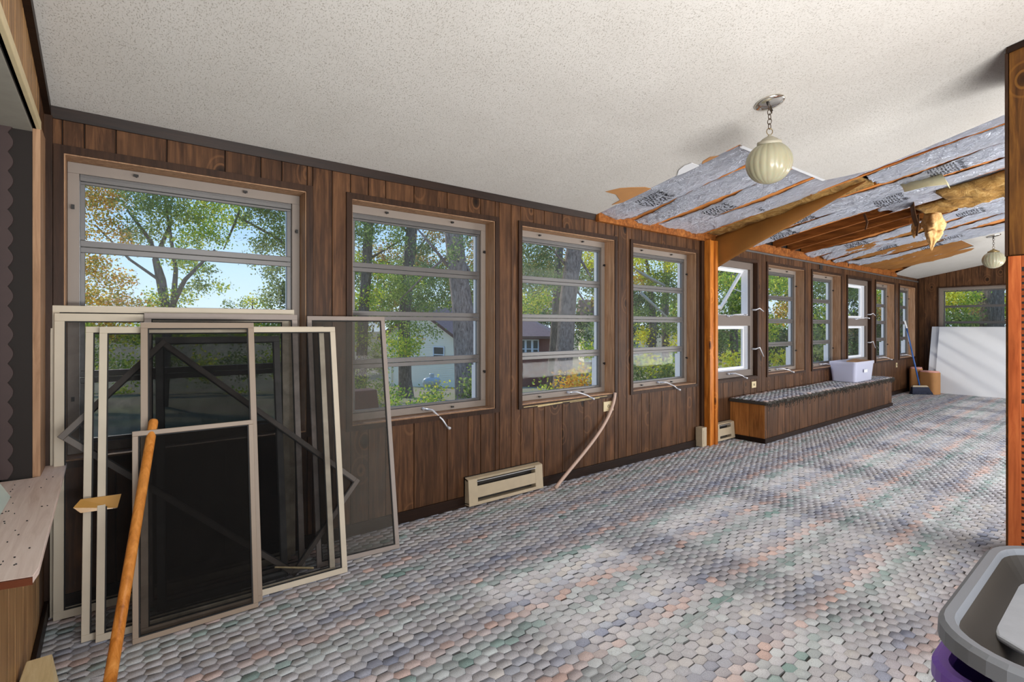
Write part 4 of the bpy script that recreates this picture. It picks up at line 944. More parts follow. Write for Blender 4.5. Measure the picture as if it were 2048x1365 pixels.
# ---------------------------------------------------------------- far end: boards, rolls, broom; tub on the bench
def lean(name, y0, y1, xb, xt, h, th, mat, label, cat, grp=None):
    m = MB(); m.hexa([(xb, y0, .004), (xb+th, y0, .004), (xb+th, y1, .004), (xb, y1, .004), (xt, y0, h), (xt+th, y0, h), (xt+th, y1+.0, h), (xt, y1, h)]); return tag(m.build(name, mat, None, .002), label, cat, grp)
lean('plaster_board', .9, 2.615, 12.22, 12.60, 1.246, .013, BOARD, 'large white wall board leaning at the far end under the wide window', 'board', 'white boards')
lean('plaster_board', 1.0, 2.745, 12.30, 12.68, 1.252, .013, BOARD, 'second white board showing as a narrow strip left of the large one', 'board', 'white boards')
def roll(x, y, r, h, label, ang=0):
    t = empty('insulation_roll', (x, y, .004), label, 'insulation', 'kraft-faced insulation rolls'); t.rotation_euler = (0, 0, ang)
    P_ = rrect(-r, r, -r*.7, r*.7, r*.45, 5); n = len(P_)
    m = MB(); m.extrude([(a, b_, 0) for a, b_ in P_], (0, 0, h)); m.build('kraft_facing', KRAFT, t, .004)
    P_ = rrect(-r*.93, r*.93, -r*.63, r*.63, r*.4, 5); m = MB(); m.extrude([(a, b_, h-.01) for a, b_ in P_], (0, 0, .035)); m.build('fibre_fill', PINKF, t, .01)
roll(11.98, 2.63, .15, .40, 'brown paper insulation roll with pink top, in front by the white boards', 1.2)
roll(12.10, 2.86, .13, .45, 'brown paper insulation roll with pink top in the far corner behind the broom', .1)
t = empty('push_broom', (11.72, 2.72, .004), 'angle broom with blue handle and dark bristles leaning in the far corner', 'broom')
a, c = Vector((0, 0, .17)), Vector((-.10, .235, 1.36)); d = (c-a)
MB().tube([a, a+d*.88], .0125, 10).build('handle', BLUEP, t, smooth=True); MB().tube([a+d*.88, c], .013, 10).build('handle_tip', ALU_W, t, smooth=True, label='white handle end')
MB().hexa([(-.14, -.03, .135), (.15, -.03, .135), (.15, .03, .135), (-.14, .03, .135), (-.12, -.02, .165), (.12, -.02, .165), (.12, .02, .165), (-.12, .02, .165)]).build('broom_head', CREAM, t, .006)
m = MB()
for i in range(40):
    for j in (-1, 0, 1):
        x = -.13+.27*i/39; m.tube([(x, j*.018, .14), (x*1.05+.02*(i/39), j*.028-.004, .07), (x*1.15+.06*(i/39), j*.034+random.uniform(-.006, .006), .002)], [.005, .006, .006], 4, caps=False)
o = m.build('bristles', BRISTLE, t); o['kind'] = 'stuff'; t.rotation_euler = (0, 0, -.75)
t = empty('storage_tub', (8.25, 2.63, bz+.046), 'translucent white plastic tub standing on the carpeted bench', 'tub')
m = MB(); LP = []
for off, z in ((-.045, .004), (-.035, .0), (-.03, .004), (0, .25), (.012, .25), (.014, .275), (.010, .29), (.0, .29), (-.004, .27), (-.006, .25), (-.036, .008)):
    LP.append([(x, y, z) for x, y in rrect(0-off, .74+off, 0-off*.6, .34+off*.6, .04, 4)])
n = len(LP[0]); m.add([p for l in LP for p in l], [tuple(range(n))]+[(i*n+k, i*n+(k+1) % n, (i+1)*n+(k+1) % n, (i+1)*n+k) for i in range(len(LP)-1) for k in range(n)]+[tuple((len(LP)-1)*n+k for k in range(n))[::-1]])
m.build('tub_body', TUB, t, smooth=False); MB().box(.28, .42, -.012, -.009, .13, .175).build('white_sticker', BOARD, t)
MB().box(.10, .66, .05, .075, .02, .24).build('grey_sheet', plain('lilac_sheet', srgb(120, 124, 170), .7), t)
m = MB(); m.hexa([(.42, .02, .255), (.74, .02, .275), (.72, .26, .285), (.42, .26, .265), (.42, .02, .27), (.75, .02, .288), (.73, .26, .30), (.42, .26, .28)]); o = m.build('cardboard_sheet', CARD); o.location = t.location
tag(o, 'bent cardboard sheet lying across the top of the plastic tub', 'cardboard')
# small lint piece and dark spots on the window wall
tag(MB().box(7.95, 8.05, YW-.016, YW-.009, 2.075, 2.14).build('dark_hole', BLACKM), 'dark torn mark on the panelling above the third window from the post', 'mark')

# ---------------------------------------------------------------- outside
TREES = [
 ('maple_tree', 'orange and green autumn maple filling the first window', 'BARK', [[(1.09, 16.97, -2.14, 0.124), (1.23, 16.86, 1.44, 0.11), (1.12, 16.95, 2.54, 0.083), (0.85, 17.16, 3.64, 0.055), (0.36, 17.54, 4.46, 0.028)], [(1.17, 16.9, 1.71, 0.083), (0.98, 17.44, 3.13, 0.07), (1.38, 17.37, 4.29, 0.043)], [(1.23, 16.86, 1.58, 0.083), (1.57, 16.21, 2.51, 0.054), (2.17, 15.48, 3.29, 0.027)], [(1.04, 17.01, 2.54, 0.041), (0.42, 17.5, 3.09, 0.034), (-0.34, 18.1, 4.05, 0.021)], [(1.34, 16.78, 1.71, 0.083), (1.41, 16.72, 2.81, 0.055), (1.17, 16.9, 4.74, 0.028)]], [(-0.5, 18.22, 4.74, 0.63, 'o'), (0.1, 18.39, 5.01, 0.57, 'o'), (-0.61, 18.31, 3.78, 0.41, 'o'), (-0.07, 17.37, 3.97, 0.35, 'o'), (-0.45, 18.18, 2.95, 0.5, 'o'), (0.2, 17.67, 1.99, 0.41, 'o'), (-0.57, 18.92, 2.16, 0.46, 'o'), (0.71, 16.5, 4.59, 0.61, 'g'), (1.39, 16.73, 4.46, 0.61, 'g'), (0.85, 17.16, 3.91, 0.47, 'g'), (2.01, 17.01, 4.46, 0.57, 'y'), (0.31, 17.58, 3.64, 0.33, 'o'), (1.71, 16.48, 3.64, 0.47, 'y'), (1.07, 16.99, 1.99, 0.36, 'y'), (1.5, 16.65, 2.13, 0.33, 'y'), (1.93, 16.31, 2.4, 0.28, 'g'), (1.77, 16.43, 2.95, 0.36, 'y'), (2.25, 16.05, 3.78, 0.36, 'y'), (1.39, 16.73, 3.09, 0.33, 'y'), (0.32, 18.21, 2.58, 0.26, 'o'), (-0.07, 17.88, 2.54, 0.3, 'o'), (2.53, 17.11, 4.99, 0.53, 'y'), (0.85, 17.16, 5.15, 0.41, 'g'), (-0.23, 18.01, 1.71, 0.41, 'o'), (2.08, 15.68, 2.7, 0.17, 'g'), (2.42, 15.92, 2.33, 0.18, 'y'), (0.74, 17.24, 1.71, 0.39, 'o'), (-0.77, 18.44, 5.43, 0.5, 'o'), (0.2, 17.67, 5.43, 0.5, 'g'), (1.61, 16.56, 5.15, 0.55, 'g')], 2.45, 0.07, 'trees outside the windows', 'tree'),
 ('oak_tree', 'dense grey-green tree at the right side of the first window', 'BARK', [[(5.49, 17.32, -2.86, 0.234), (5.36, 17.42, 2.15, 0.184), (4.97, 17.73, 4.65, 0.134), (4.57, 18.04, 6.65, 0.067)], [(5.16, 17.58, 2.81, 0.083), (4.44, 18.15, 4.15, 0.05), (3.26, 19.08, 4.98, 0.033)], [(3.39, 18.97, 5.15, 0.033), (3.13, 19.18, 4.32, 0.033), (2.96, 19.32, 3.82, 0.017)]], [(4.44, 18.15, 5.48, 0.73, 'g'), (4.84, 17.84, 4.65, 0.73, 'g'), (3.92, 18.56, 4.98, 0.57, 'g'), (4.44, 18.15, 4.15, 0.57, 'g'), (4.77, 17.89, 3.48, 0.57, 'g'), (4.25, 18.3, 3.15, 0.37, 'g'), (4.7, 17.94, 2.48, 0.57, 'g'), (4.18, 18.35, 2.15, 0.43, 'g'), (3.65, 18.77, 5.65, 0.67, 'g'), (3.13, 19.18, 5.57, 0.5, 'y'), (3.36, 19.64, 4.92, 0.38, 'y'), (4.97, 17.73, 2.15, 0.67, 'd'), (3.92, 18.56, 3.98, 0.4, 'g'), (3.65, 18.77, 3.48, 0.23, 'g'), (4.38, 18.2, 2.65, 0.33, 'g'), (4.05, 18.46, 5.99, 0.83, 'g'), (4.84, 17.84, 5.99, 0.83, 'g')], 2.62, 0.08, 'trees outside the windows', 'tree'),
 ('birch_bush', 'bright yellow small tree low in the first window', 'BARK', [[(5.25, 26.42, 0.15, 0.071), (5.25, 26.42, 2.51, 0.024)]], [(5.25, 26.42, 2.46, 0.26, 'w'), (4.94, 26.67, 2.23, 0.21, 'g'), (4.69, 29.41, 2.31, 0.23, 'g'), (5.62, 26.13, 2.37, 0.24, 'y')], 3.85, 0.1, 'trees outside the windows', 'tree'),
 ('hedge', 'olive hedge seen through the screens beyond the first window', 'BARK', [[(1.34, 26.96, -1.92, 0.065), (1.34, 26.96, -0.62, 0.022)]], [(-1.21, 28.97, 1.11, 0.73, 'y'), (-0.29, 29.52, 1.33, 0.77, 'o'), (0.72, 30.0, 0.86, 0.8, 'y'), (1.68, 26.7, 1.11, 0.73, 'g'), (2.82, 27.07, 0.99, 0.77, 'y'), (4.05, 27.37, 1.09, 0.8, 'g'), (4.73, 24.29, 1.32, 0.73, 'y'), (6.01, 24.55, 1.21, 0.77, 'g'), (-0.76, 31.17, -0.32, 0.8, 'g'), (0.49, 27.63, -0.62, 0.73, 'y'), (1.93, 27.77, -0.48, 0.77, 'g'), (3.49, 27.81, -0.67, 0.8, 'y'), (4.56, 24.42, -0.4, 0.73, 'g'), (6.01, 24.55, -0.37, 0.77, 'y'), (7.01, 25.04, 0.62, 0.8, 'g'), (-0.02, 28.03, -1.92, 0.73, 'y'), (4.59, 25.67, -2.29, 0.77, 'y')], 2.62, 0.12, 'trees outside the windows', 'tree'),
 ('tall_tree', 'slim dark-barked tree at the left of the second window', 'BARK', [[(6.13, 15.54, -1.99, 0.189), (6.23, 15.46, 1.46, 0.165), (6.32, 15.4, 3.04, 0.157), (6.38, 15.35, 4.76, 0.141), (6.43, 15.31, 6.34, 0.126)], [(6.34, 15.38, 3.35, 0.039), (6.77, 15.04, 3.66, 0.028), (7.39, 14.55, 4.14, 0.016)]], [(6.16, 15.52, 4.14, 0.53, 'g'), (6.77, 15.04, 4.61, 0.53, 'g'), (6.09, 15.57, 3.35, 0.31, 'y'), (6.46, 15.28, 2.25, 0.41, 'y'), (5.91, 15.72, 2.09, 0.38, 'y'), (7.02, 14.84, 3.98, 0.35, 'g'), (5.78, 15.81, 1.31, 0.47, 'y'), (6.16, 15.52, 0.84, 0.41, 'y'), (6.09, 15.57, -0.11, 0.38, 'g'), (6.65, 15.13, 3.04, 0.31, 'y'), (5.78, 15.81, 4.61, 0.47, 'g'), (6.1, 14.8, 4.03, 0.3, 'g')], 2.62, 0.07, 'trees outside the windows', 'tree'),
 ('tall_tree', 'middle trunk of the second window standing before the white house', 'BARK', [[(8.66, 17.37, -1.48, 0.317), (8.63, 17.39, -0.74, 0.243), (8.6, 17.42, 1.32, 0.224), (8.7, 17.33, 3.0, 0.224), (8.86, 17.21, 5.42, 0.205), (8.95, 17.14, 7.29, 0.168)], [(8.77, 17.28, 4.68, 0.056), (8.34, 17.62, 5.24, 0.037)], [(8.8, 17.25, 3.74, 0.056), (9.21, 16.93, 4.49, 0.037), (9.51, 16.7, 5.24, 0.019)]], [(7.59, 15.67, 2.48, 0.57, 'g'), (8.11, 15.25, 2.81, 0.37, 'y'), (6.96, 14.89, 0.68, 0.5, 'y'), (7.51, 14.45, 1.23, 0.31, 'g'), (7.94, 14.11, 1.07, 0.2, 'g'), (7.06, 16.08, 0.14, 0.43, 'g'), (7.33, 15.87, 1.48, 0.4, 'g'), (7.39, 14.55, 0.52, 0.31, 'y'), (7.58, 14.15, 0.89, 0.08, 'o'), (8.34, 17.62, 3.37, 0.49, 'g'), (8.24, 15.15, 1.81, 0.33, 'g'), (8.48, 17.51, 5.05, 0.41, 'g'), (7.51, 14.45, 0.68, 0.25, 'y'), (7.62, 16.92, 2.2, 0.46, 'g')], 2.62, 0.07, 'trees outside the windows', 'tree'),
 ('pine_tree', 'thick pine trunk at the right of the second window', 'BARK_P', [[(6.91, 10.47, -1.53, 0.319), (6.85, 10.51, 0.19, 0.282), (6.79, 10.56, 1.67, 0.258), (6.69, 10.64, 2.65, 0.233), (6.58, 10.73, 3.88, 0.209), (6.5, 10.8, 5.23, 0.184)], [(6.72, 10.62, 2.4, 0.049), (6.26, 10.99, 3.14, 0.031), (5.77, 11.37, 3.88, 0.015)], [(6.79, 10.57, 2.89, 0.043), (7.17, 10.26, 2.03, 0.025), (7.41, 10.07, 1.42, 0.015)], [(6.66, 10.67, 3.14, 0.037), (6.16, 11.06, 2.65, 0.025), (5.58, 11.52, 1.91, 0.012)], [(6.59, 10.72, 3.51, 0.031), (7.03, 10.38, 3.88, 0.025), (7.51, 10.0, 4.0, 0.012)]], [(6.07, 9.86, 2.88, 0.23, 'p'), (6.56, 10.11, 3.3, 0.19, 'p'), (7.14, 12.83, 2.58, 0.57, 'p'), (7.37, 12.66, 2.01, 0.43, 'p'), (8.26, 11.95, 2.58, 0.48, 'p'), (6.92, 13.01, 2.01, 0.34, 'p'), (8.26, 11.95, 3.58, 0.4, 'o2'), (7.26, 12.74, 3.87, 0.43, 'o2'), (8.43, 11.82, 1.87, 0.34, 'p'), (7.03, 12.92, 3.44, 0.34, 'p'), (8.54, 11.73, 4.15, 0.37, 'o2'), (8.04, 12.13, 1.73, 0.37, 'p')], 2.1, 0.06, 'trees outside the windows', 'tree'),
 ('pine_tree', 'large straight pine trunk in the third window', 'BARK_P', [[(10.72, 11.29, -1.74, 0.335), (10.84, 11.19, 0.24, 0.274), (10.94, 11.12, 2.07, 0.259), (11.1, 10.98, 3.74, 0.251), (11.2, 10.91, 5.42, 0.228)], [(11.1, 10.98, 3.59, 0.046), (11.52, 10.65, 2.68, 0.03), (11.88, 10.37, 2.98, 0.018)], [(10.98, 11.08, 2.98, 0.046), (10.57, 11.41, 3.59, 0.03), (9.85, 11.97, 4.05, 0.018)], [(10.98, 11.08, 2.68, 0.038), (11.46, 10.7, 1.76, 0.024), (11.82, 10.42, 2.07, 0.015)]], [(10.03, 11.83, 3.59, 0.55, 'p'), (10.45, 11.5, 3.29, 0.43, 'p'), (10.15, 11.74, 2.68, 0.52, 'p'), (10.55, 12.7, 1.96, 0.49, 'y'), (10.99, 12.34, 2.12, 0.42, 'y'), (12.02, 10.9, 2.72, 0.41, 'p'), (12.2, 11.39, 3.42, 0.32, 'w'), (12.52, 11.14, 3.9, 0.39, 'w'), (10.03, 11.83, 4.2, 0.55, 'p'), (10.51, 11.45, 4.05, 0.46, 'p'), (11.46, 10.7, 2.52, 0.33, 'p'), (11.31, 12.09, 2.77, 0.42, 'p'), (9.79, 12.02, 2.98, 0.4, 'p')], 2.27, 0.065, 'trees outside the windows', 'tree'),
 ('lichen_trunk', 'thin pale-barked trunk just left of the big pine of the third window', 'BARK', [[(12.17, 13.32, -1.69, 0.159), (12.31, 13.21, 0.78, 0.15), (12.42, 13.13, 2.9, 0.141), (12.51, 13.06, 5.2, 0.124)]], [(13.17, 13.81, 4.49, 0.49, 'd')], 2.1, 0.07, 'trees outside the windows', 'tree'),
 ('yellow_tree', 'yellow-leaved tree with pale leaning branches in the fourth window', 'BARK', [[(14.17, 10.47, -0.53, 0.15), (14.22, 10.43, 1.48, 0.117), (14.15, 10.5, 2.81, 0.067), (13.95, 10.65, 4.15, 0.033)], [(16.28, 11.36, -0.74, 0.149), (16.25, 11.38, 1.88, 0.131), (16.34, 11.31, 4.49, 0.112)]], [(13.88, 10.7, 3.48, 0.5, 'w'), (14.15, 10.5, 2.81, 0.43, 'w'), (13.82, 10.75, 2.81, 0.33, 'o'), (14.54, 10.19, 2.81, 0.5, 'g'), (14.87, 9.93, 2.31, 0.47, 'g'), (14.8, 9.98, 3.31, 0.43, 'w'), (14.28, 10.39, 2.15, 0.43, 'g'), (13.88, 10.7, 1.64, 0.4, 'g'), (14.67, 10.08, 1.31, 0.4, 'g'), (14.01, 10.6, 0.98, 0.33, 'w'), (14.93, 9.87, 0.81, 0.37, 'w'), (15.26, 10.89, 3.97, 0.46, 'y'), (15.06, 9.77, 1.48, 0.37, 'g'), (13.82, 10.75, 2.15, 0.33, 'd')], 2.8, 0.075, 'trees outside the windows', 'tree'),
 ('fallen_branch', 'pale leaning branch crossing the fourth window', 'PALEB', [[(9.43, 7.85, 2.83, 0.045), (9.91, 7.47, 2.45, 0.04), (10.26, 7.19, 2.21, 0.03)], [(9.8, 7.55, 2.06, 0.04), (10.08, 7.34, 1.74, 0.03), (10.4, 7.08, 1.35, 0.02)]], [], 1, 0.07, 'trees outside the windows', 'branch'),
 ('wood_edge', 'yellow-green woodland edge behind the fifth to seventh windows', 'BARK', [[(15.41, 8.22, -0.11, 0.141), (15.36, 8.26, 1.46, 0.11), (15.41, 8.22, 3.98, 0.079)], [(18.93, 7.99, -0.28, 0.159), (19.0, 7.94, 2.2, 0.124), (18.87, 8.05, 4.5, 0.088)]], [(13.22, 7.41, 2.54, 0.41, 'y'), (14.56, 7.62, 2.04, 0.53, 'g'), (15.04, 8.52, 0.84, 0.53, 'g'), (16.64, 8.53, 0.64, 0.5, 'y'), (13.49, 7.2, 0.2, 0.36, 'w'), (15.37, 6.98, 2.48, 0.44, 'y'), (16.71, 7.2, 1.78, 0.47, 'o'), (17.36, 7.96, 1.14, 0.5, 'y'), (14.78, 6.17, 0.89, 0.41, 'd'), (15.49, 6.89, 0.27, 0.32, 'w'), (17.02, 6.96, 2.72, 0.47, 'g'), (18.6, 6.98, 2.48, 0.47, 'g'), (15.54, 5.58, 1.71, 0.36, 'y'), (16.42, 6.16, 1.01, 0.41, 'g'), (17.82, 6.33, 0.52, 0.38, 'g'), (18.65, 10.77, 3.87, 0.67, 'g'), (18.99, 10.5, 3.15, 0.67, 'd'), (19.33, 10.23, 2.42, 0.67, 'g'), (19.67, 9.96, 1.69, 0.67, 'd'), (20.0, 9.7, 0.97, 0.67, 'g'), (20.34, 9.43, 0.24, 0.67, 'd'), (20.68, 9.16, 3.44, 0.67, 'g'), (21.02, 8.89, 2.71, 0.67, 'd'), (21.36, 8.62, 1.99, 0.67, 'g'), (21.7, 8.36, 1.26, 0.67, 'd'), (22.04, 8.09, 0.53, 0.67, 'g'), (22.38, 7.82, 3.74, 0.67, 'd'), (22.72, 7.55, 3.01, 0.67, 'g'), (17.86, 10.11, 4.12, 0.56, 'y'), (18.24, 9.81, 3.69, 0.56, 'g'), (18.62, 9.51, 3.26, 0.56, 'y'), (19.0, 9.21, 3.95, 0.56, 'g'), (19.39, 8.91, 3.52, 0.56, 'y'), (19.77, 8.61, 3.09, 0.56, 'g'), (20.15, 8.31, 3.78, 0.56, 'y'), (20.53, 8.01, 3.35, 0.56, 'g'), (20.91, 7.71, 4.04, 0.56, 'y'), (21.29, 7.41, 3.61, 0.56, 'g'), (24.14, 14.07, 1.59, 0.87, 'o2'), (24.54, 13.76, 0.39, 0.87, 'd'), (24.94, 13.44, -0.81, 0.87, 'd'), (25.34, 13.13, 0.8, 0.87, 'o2'), (25.75, 12.81, -0.4, 0.87, 'd'), (26.15, 12.49, 1.21, 0.87, 'd'), (26.55, 12.18, 0.01, 0.87, 'o2'), (26.95, 11.86, -1.19, 0.87, 'd'), (27.35, 11.54, 0.42, 0.87, 'd'), (27.75, 11.23, -0.78, 0.87, 'o2'), (28.15, 10.91, 0.83, 0.87, 'd'), (28.55, 10.6, -0.37, 0.87, 'd'), (28.95, 10.28, 1.23, 0.87, 'o2'), (29.36, 9.96, 0.03, 0.87, 'd'), (29.76, 9.65, -1.17, 0.87, 'd')], 3.5, 0.085, 'trees outside the windows', 'tree'),
 ('wood_edge', 'dark woodland edge behind the eighth to tenth windows', 'BARK', [[(23.28, 7.12, -0.45, 0.138), (23.32, 7.08, 4.27, 0.098)], [(26.71, 6.96, -0.62, 0.173), (26.79, 6.89, 4.57, 0.13)]], [(20.6, 6.68, 2.55, 0.42, 'g'), (21.97, 6.88, 1.5, 0.45, 'd'), (22.81, 7.48, 0.34, 0.39, 'd'), (24.84, 7.15, 2.56, 0.45, 'y'), (21.5, 5.97, 1.84, 0.35, 'o'), (22.55, 6.41, 1.13, 0.37, 'd'), (23.97, 6.57, 3.09, 0.43, 'y'), (25.57, 6.58, 2.56, 0.45, 'g'), (22.13, 5.47, 1.49, 0.39, 'd'), (23.21, 5.89, 0.76, 0.41, 'd'), (24.82, 5.9, 2.3, 0.43, 'g'), (28.32, 9.5, 3.79, 0.64, 'd'), (28.63, 9.26, 2.78, 0.64, 'd'), (28.94, 9.02, 1.78, 0.64, 'd'), (29.25, 8.77, 0.77, 0.64, 'd'), (29.56, 8.53, 3.69, 0.64, 'd'), (29.87, 8.29, 2.68, 0.64, 'd'), (30.17, 8.04, 1.68, 0.64, 'd'), (30.48, 7.8, 0.67, 0.64, 'd'), (30.79, 7.56, 3.59, 0.64, 'd'), (31.1, 7.31, 2.59, 0.64, 'd'), (31.41, 7.07, 1.58, 0.64, 'd'), (33.99, 11.4, 1.35, 0.83, 'o2'), (34.31, 11.15, 0.43, 0.83, 'd'), (34.64, 10.89, -0.48, 0.83, 'd'), (34.96, 10.64, 1.26, 0.83, 'o2'), (35.28, 10.38, 0.35, 0.83, 'd'), (35.61, 10.13, -0.57, 0.83, 'd'), (35.93, 9.87, 1.17, 0.83, 'o2'), (36.26, 9.62, 0.26, 0.83, 'd'), (36.58, 9.36, -0.66, 0.83, 'd'), (36.9, 9.11, 1.08, 0.83, 'o2'), (37.23, 8.85, 0.17, 0.83, 'd'), (37.55, 8.59, -0.74, 0.83, 'd')], 3.5, 0.1, 'trees outside the windows', 'tree'),  # leaves mostly from the dark green palette
 ('forest_tree', 'big grey trunk and yellow leaves seen through the far end window', 'BARK', [[(29.88, 4.46, -0.62, 0.432), (29.91, 4.43, 2.41, 0.389), (29.95, 4.4, 5.0, 0.367)], [(34.67, 5.77, -0.96, 0.23), (34.63, 5.8, 5.68, 0.204)]], [(28.4, 5.62, 2.41, 0.48, 'w'), (28.83, 5.29, 2.08, 0.48, 'y'), (29.25, 4.95, 2.45, 0.39, 'y'), (28.4, 5.62, 1.54, 0.48, 'g'), (29.0, 5.15, 1.54, 0.48, 'g'), (28.66, 5.42, 2.62, 0.39, 'w'), (32.28, 5.11, 2.04, 0.52, 'o2'), (33.11, 4.45, 2.04, 0.42, 'y'), (33.02, 4.53, 2.63, 0.38, 'w'), (32.19, 5.18, 1.45, 0.47, 'g'), (30.71, 6.35, 1.09, 0.57, 'd'), (31.63, 5.62, 0.62, 0.57, 'd'), (32.56, 4.89, 0.62, 0.57, 'd'), (37.1, 7.67, 3.91, 0.63, 'o2'), (37.4, 7.44, 3.08, 0.63, 'd'), (37.69, 7.21, 2.26, 0.63, 'o2'), (37.98, 6.99, 1.43, 0.63, 'd'), (38.27, 6.76, 3.74, 0.63, 'o2'), (38.56, 6.53, 2.91, 0.63, 'd'), (38.85, 6.3, 2.09, 0.63, 'o2'), (39.14, 6.07, 1.26, 0.63, 'd'), (39.43, 5.84, 3.57, 0.63, 'o2'), (39.72, 5.61, 2.74, 0.63, 'd'), (40.01, 5.38, 1.92, 0.63, 'o2'), (40.3, 5.15, 1.09, 0.63, 'd')], 3.15, 0.1, 'trees outside the windows', 'tree'),
 ('bush', 'yellow-green bushes beneath the white house in the second window', 'BARK', [[(4.16, 8.18, -0.48, 0.018), (4.16, 8.18, -0.04, 0.009)]], [(4.0, 9.58, -0.18, 0.26, 'y'), (3.88, 8.4, -0.17, 0.19, 'y'), (4.12, 8.21, -0.23, 0.19, 'g'), (4.33, 8.05, -0.17, 0.18, 'y'), (4.75, 8.35, -0.02, 0.19, 'g'), (4.86, 8.26, 0.12, 0.09, 'w'), (4.43, 7.96, -0.04, 0.19, 'y'), (4.43, 9.25, -0.09, 0.18, 'y'), (4.61, 10.37, -0.0, 0.17, 'y'), (4.57, 11.68, -0.12, 0.24, 'y')], 2.27, 0.05, 'bushes outside the windows', 'bush'),
 ('bush', 'dark green shrub at the foot of the thick pine in the second window', 'BARK', [[(4.53, 6.62, -0.29, 0.016), (4.53, 6.62, 0.18, 0.008)]], [(4.53, 6.62, 0.34, 0.2, 'g'), (4.62, 6.54, 0.54, 0.16, 'g'), (4.44, 6.69, 0.14, 0.16, 'd'), (4.65, 6.52, 0.22, 0.17, 'g'), (4.71, 6.47, 0.42, 0.13, 'y')], 2.62, 0.05, 'bushes outside the windows', 'bush'),
 ('bush', 'orange-yellow shrub low in the third window', 'BARK', [[(5.67, 5.72, -0.13, 0.016), (5.73, 5.67, 0.34, 0.008)]], [(5.67, 5.72, 0.42, 0.16, 'o3'), (5.82, 5.6, 0.5, 0.16, 'o3'), (5.55, 5.81, 0.3, 0.13, 'o3'), (5.98, 5.47, 0.5, 0.14, 'w'), (5.45, 5.89, 0.22, 0.1, 'y'), (5.73, 5.67, 0.3, 0.14, 'o3'), (5.92, 5.52, 0.3, 0.13, 'o3'), (5.66, 6.36, 0.28, 0.07, 'y'), (6.07, 5.4, 0.58, 0.13, 'g')], 2.19, 0.045, 'bushes outside the windows', 'bush'),
 ('bush', 'mixed green and yellow shrubs filling the bottom of the fourth window', 'BARK', [[(7.63, 5.45, -0.3, 0.018), (7.63, 5.45, 0.23, 0.009)]], [(7.28, 5.72, 0.49, 0.19, 'g'), (7.45, 5.58, 0.62, 0.18, 'w'), (7.66, 5.42, 0.49, 0.19, 'g'), (7.87, 5.26, 0.58, 0.18, 'y'), (7.49, 5.56, 0.31, 0.19, 'g'), (7.8, 5.31, 0.31, 0.19, 'g'), (7.28, 5.72, 0.23, 0.18, 'g'), (8.01, 5.15, 0.45, 0.16, 'y')], 2.98, 0.05, 'bushes outside the windows', 'bush'),
 ('bush', 'olive undergrowth on the slope behind the big pine of the third window', 'BARK', [[(17.93, 16.42, -0.79, 0.047), (17.93, 16.42, 0.15, 0.024)]], [(17.84, 16.5, 0.15, 0.52, 'y'), (19.73, 17.55, 0.57, 0.56, 'g'), (19.03, 18.11, 0.57, 0.46, 'd'), (21.03, 19.07, 1.34, 0.61, 'g'), (20.13, 17.24, 0.32, 0.61, 'y'), (28.14, 31.29, 1.8, 0.91, 'd'), (28.47, 33.59, 2.17, 1.04, 'd'), (19.04, 15.55, 0.15, 0.57, 'g')], 2.8, 0.11, 'bushes outside the windows', 'bush'),
 ('tree_line', 'distant mixed tree line on the skyline beyond all windows', 'BARK', [[(31.41, 51.64, -2.69, 0.177), (31.41, 51.64, 4.38, 0.118)]], [(17.2, 52.66, 4.48, 2.25, 'g'), (19.8, 54.43, 1.8, 2.38, 'd'), (22.58, 56.06, 2.8, 2.51, 'y'), (25.54, 57.55, 3.9, 2.64, 'o2'), (28.67, 58.9, 5.09, 2.77, 'g'), (24.82, 46.65, 1.67, 2.25, 'd'), (27.86, 48.07, 2.61, 2.38, 'y'), (31.08, 49.35, 3.65, 2.51, 'o2'), (34.48, 50.5, 4.8, 2.64, 'g'), (38.05, 51.5, 1.64, 2.77, 'd'), (32.44, 40.64, 2.43, 2.25, 'y'), (35.92, 41.72, 3.42, 2.38, 'o2'), (39.58, 42.65, 4.51, 2.51, 'g'), (43.42, 43.45, 1.5, 2.64, 'd'), (47.43, 44.1, 2.58, 2.77, 'y'), (40.06, 34.63, 3.2, 2.25, 'o2'), (43.98, 35.36, 4.23, 2.38, 'g'), (48.08, 35.95, 1.37, 2.51, 'd'), (52.36, 36.4, 2.4, 2.64, 'y'), (56.81, 36.71, 3.52, 2.77, 'o2'), (21.23, 59.67, 9.1, 2.59, 'o2'), (23.17, 58.14, 7.27, 2.59, 'g'), (25.12, 56.6, 8.98, 2.59, 'o2'), (27.06, 55.07, 7.15, 2.59, 'g'), (29.01, 53.54, 8.86, 2.59, 'o2'), (30.95, 52.0, 7.04, 2.59, 'g'), (32.89, 50.47, 8.75, 2.59, 'o2'), (34.84, 48.94, 6.92, 2.59, 'g'), (36.78, 47.41, 8.63, 2.59, 'o2'), (38.73, 45.87, 6.8, 2.59, 'g'), (40.67, 44.34, 8.51, 2.59, 'o2'), (42.61, 42.81, 6.68, 2.59, 'g'), (44.56, 41.28, 8.39, 2.59, 'o2'), (46.5, 39.74, 6.56, 2.59, 'g'), (-5.47, 93.46, 0.78, 1.51, 'o2'), (-3.31, 91.75, 0.57, 1.51, 'g'), (-1.15, 90.05, 0.37, 1.51, 'g'), (1.01, 88.35, 0.16, 1.51, 'o2'), (3.17, 86.64, -0.05, 1.51, 'g'), (5.33, 84.94, 0.71, 1.51, 'g'), (7.49, 83.24, 0.5, 1.51, 'o2'), (9.65, 81.53, 0.3, 1.51, 'g'), (11.81, 79.83, 0.09, 1.51, 'g'), (13.97, 78.13, -0.12, 1.51, 'o2'), (16.13, 76.43, 0.64, 1.51, 'g'), (18.29, 74.72, 0.43, 1.51, 'g'), (20.45, 73.02, 0.23, 1.51, 'o2')], 2.36, 0.3, 'trees outside the windows', 'tree'),
]
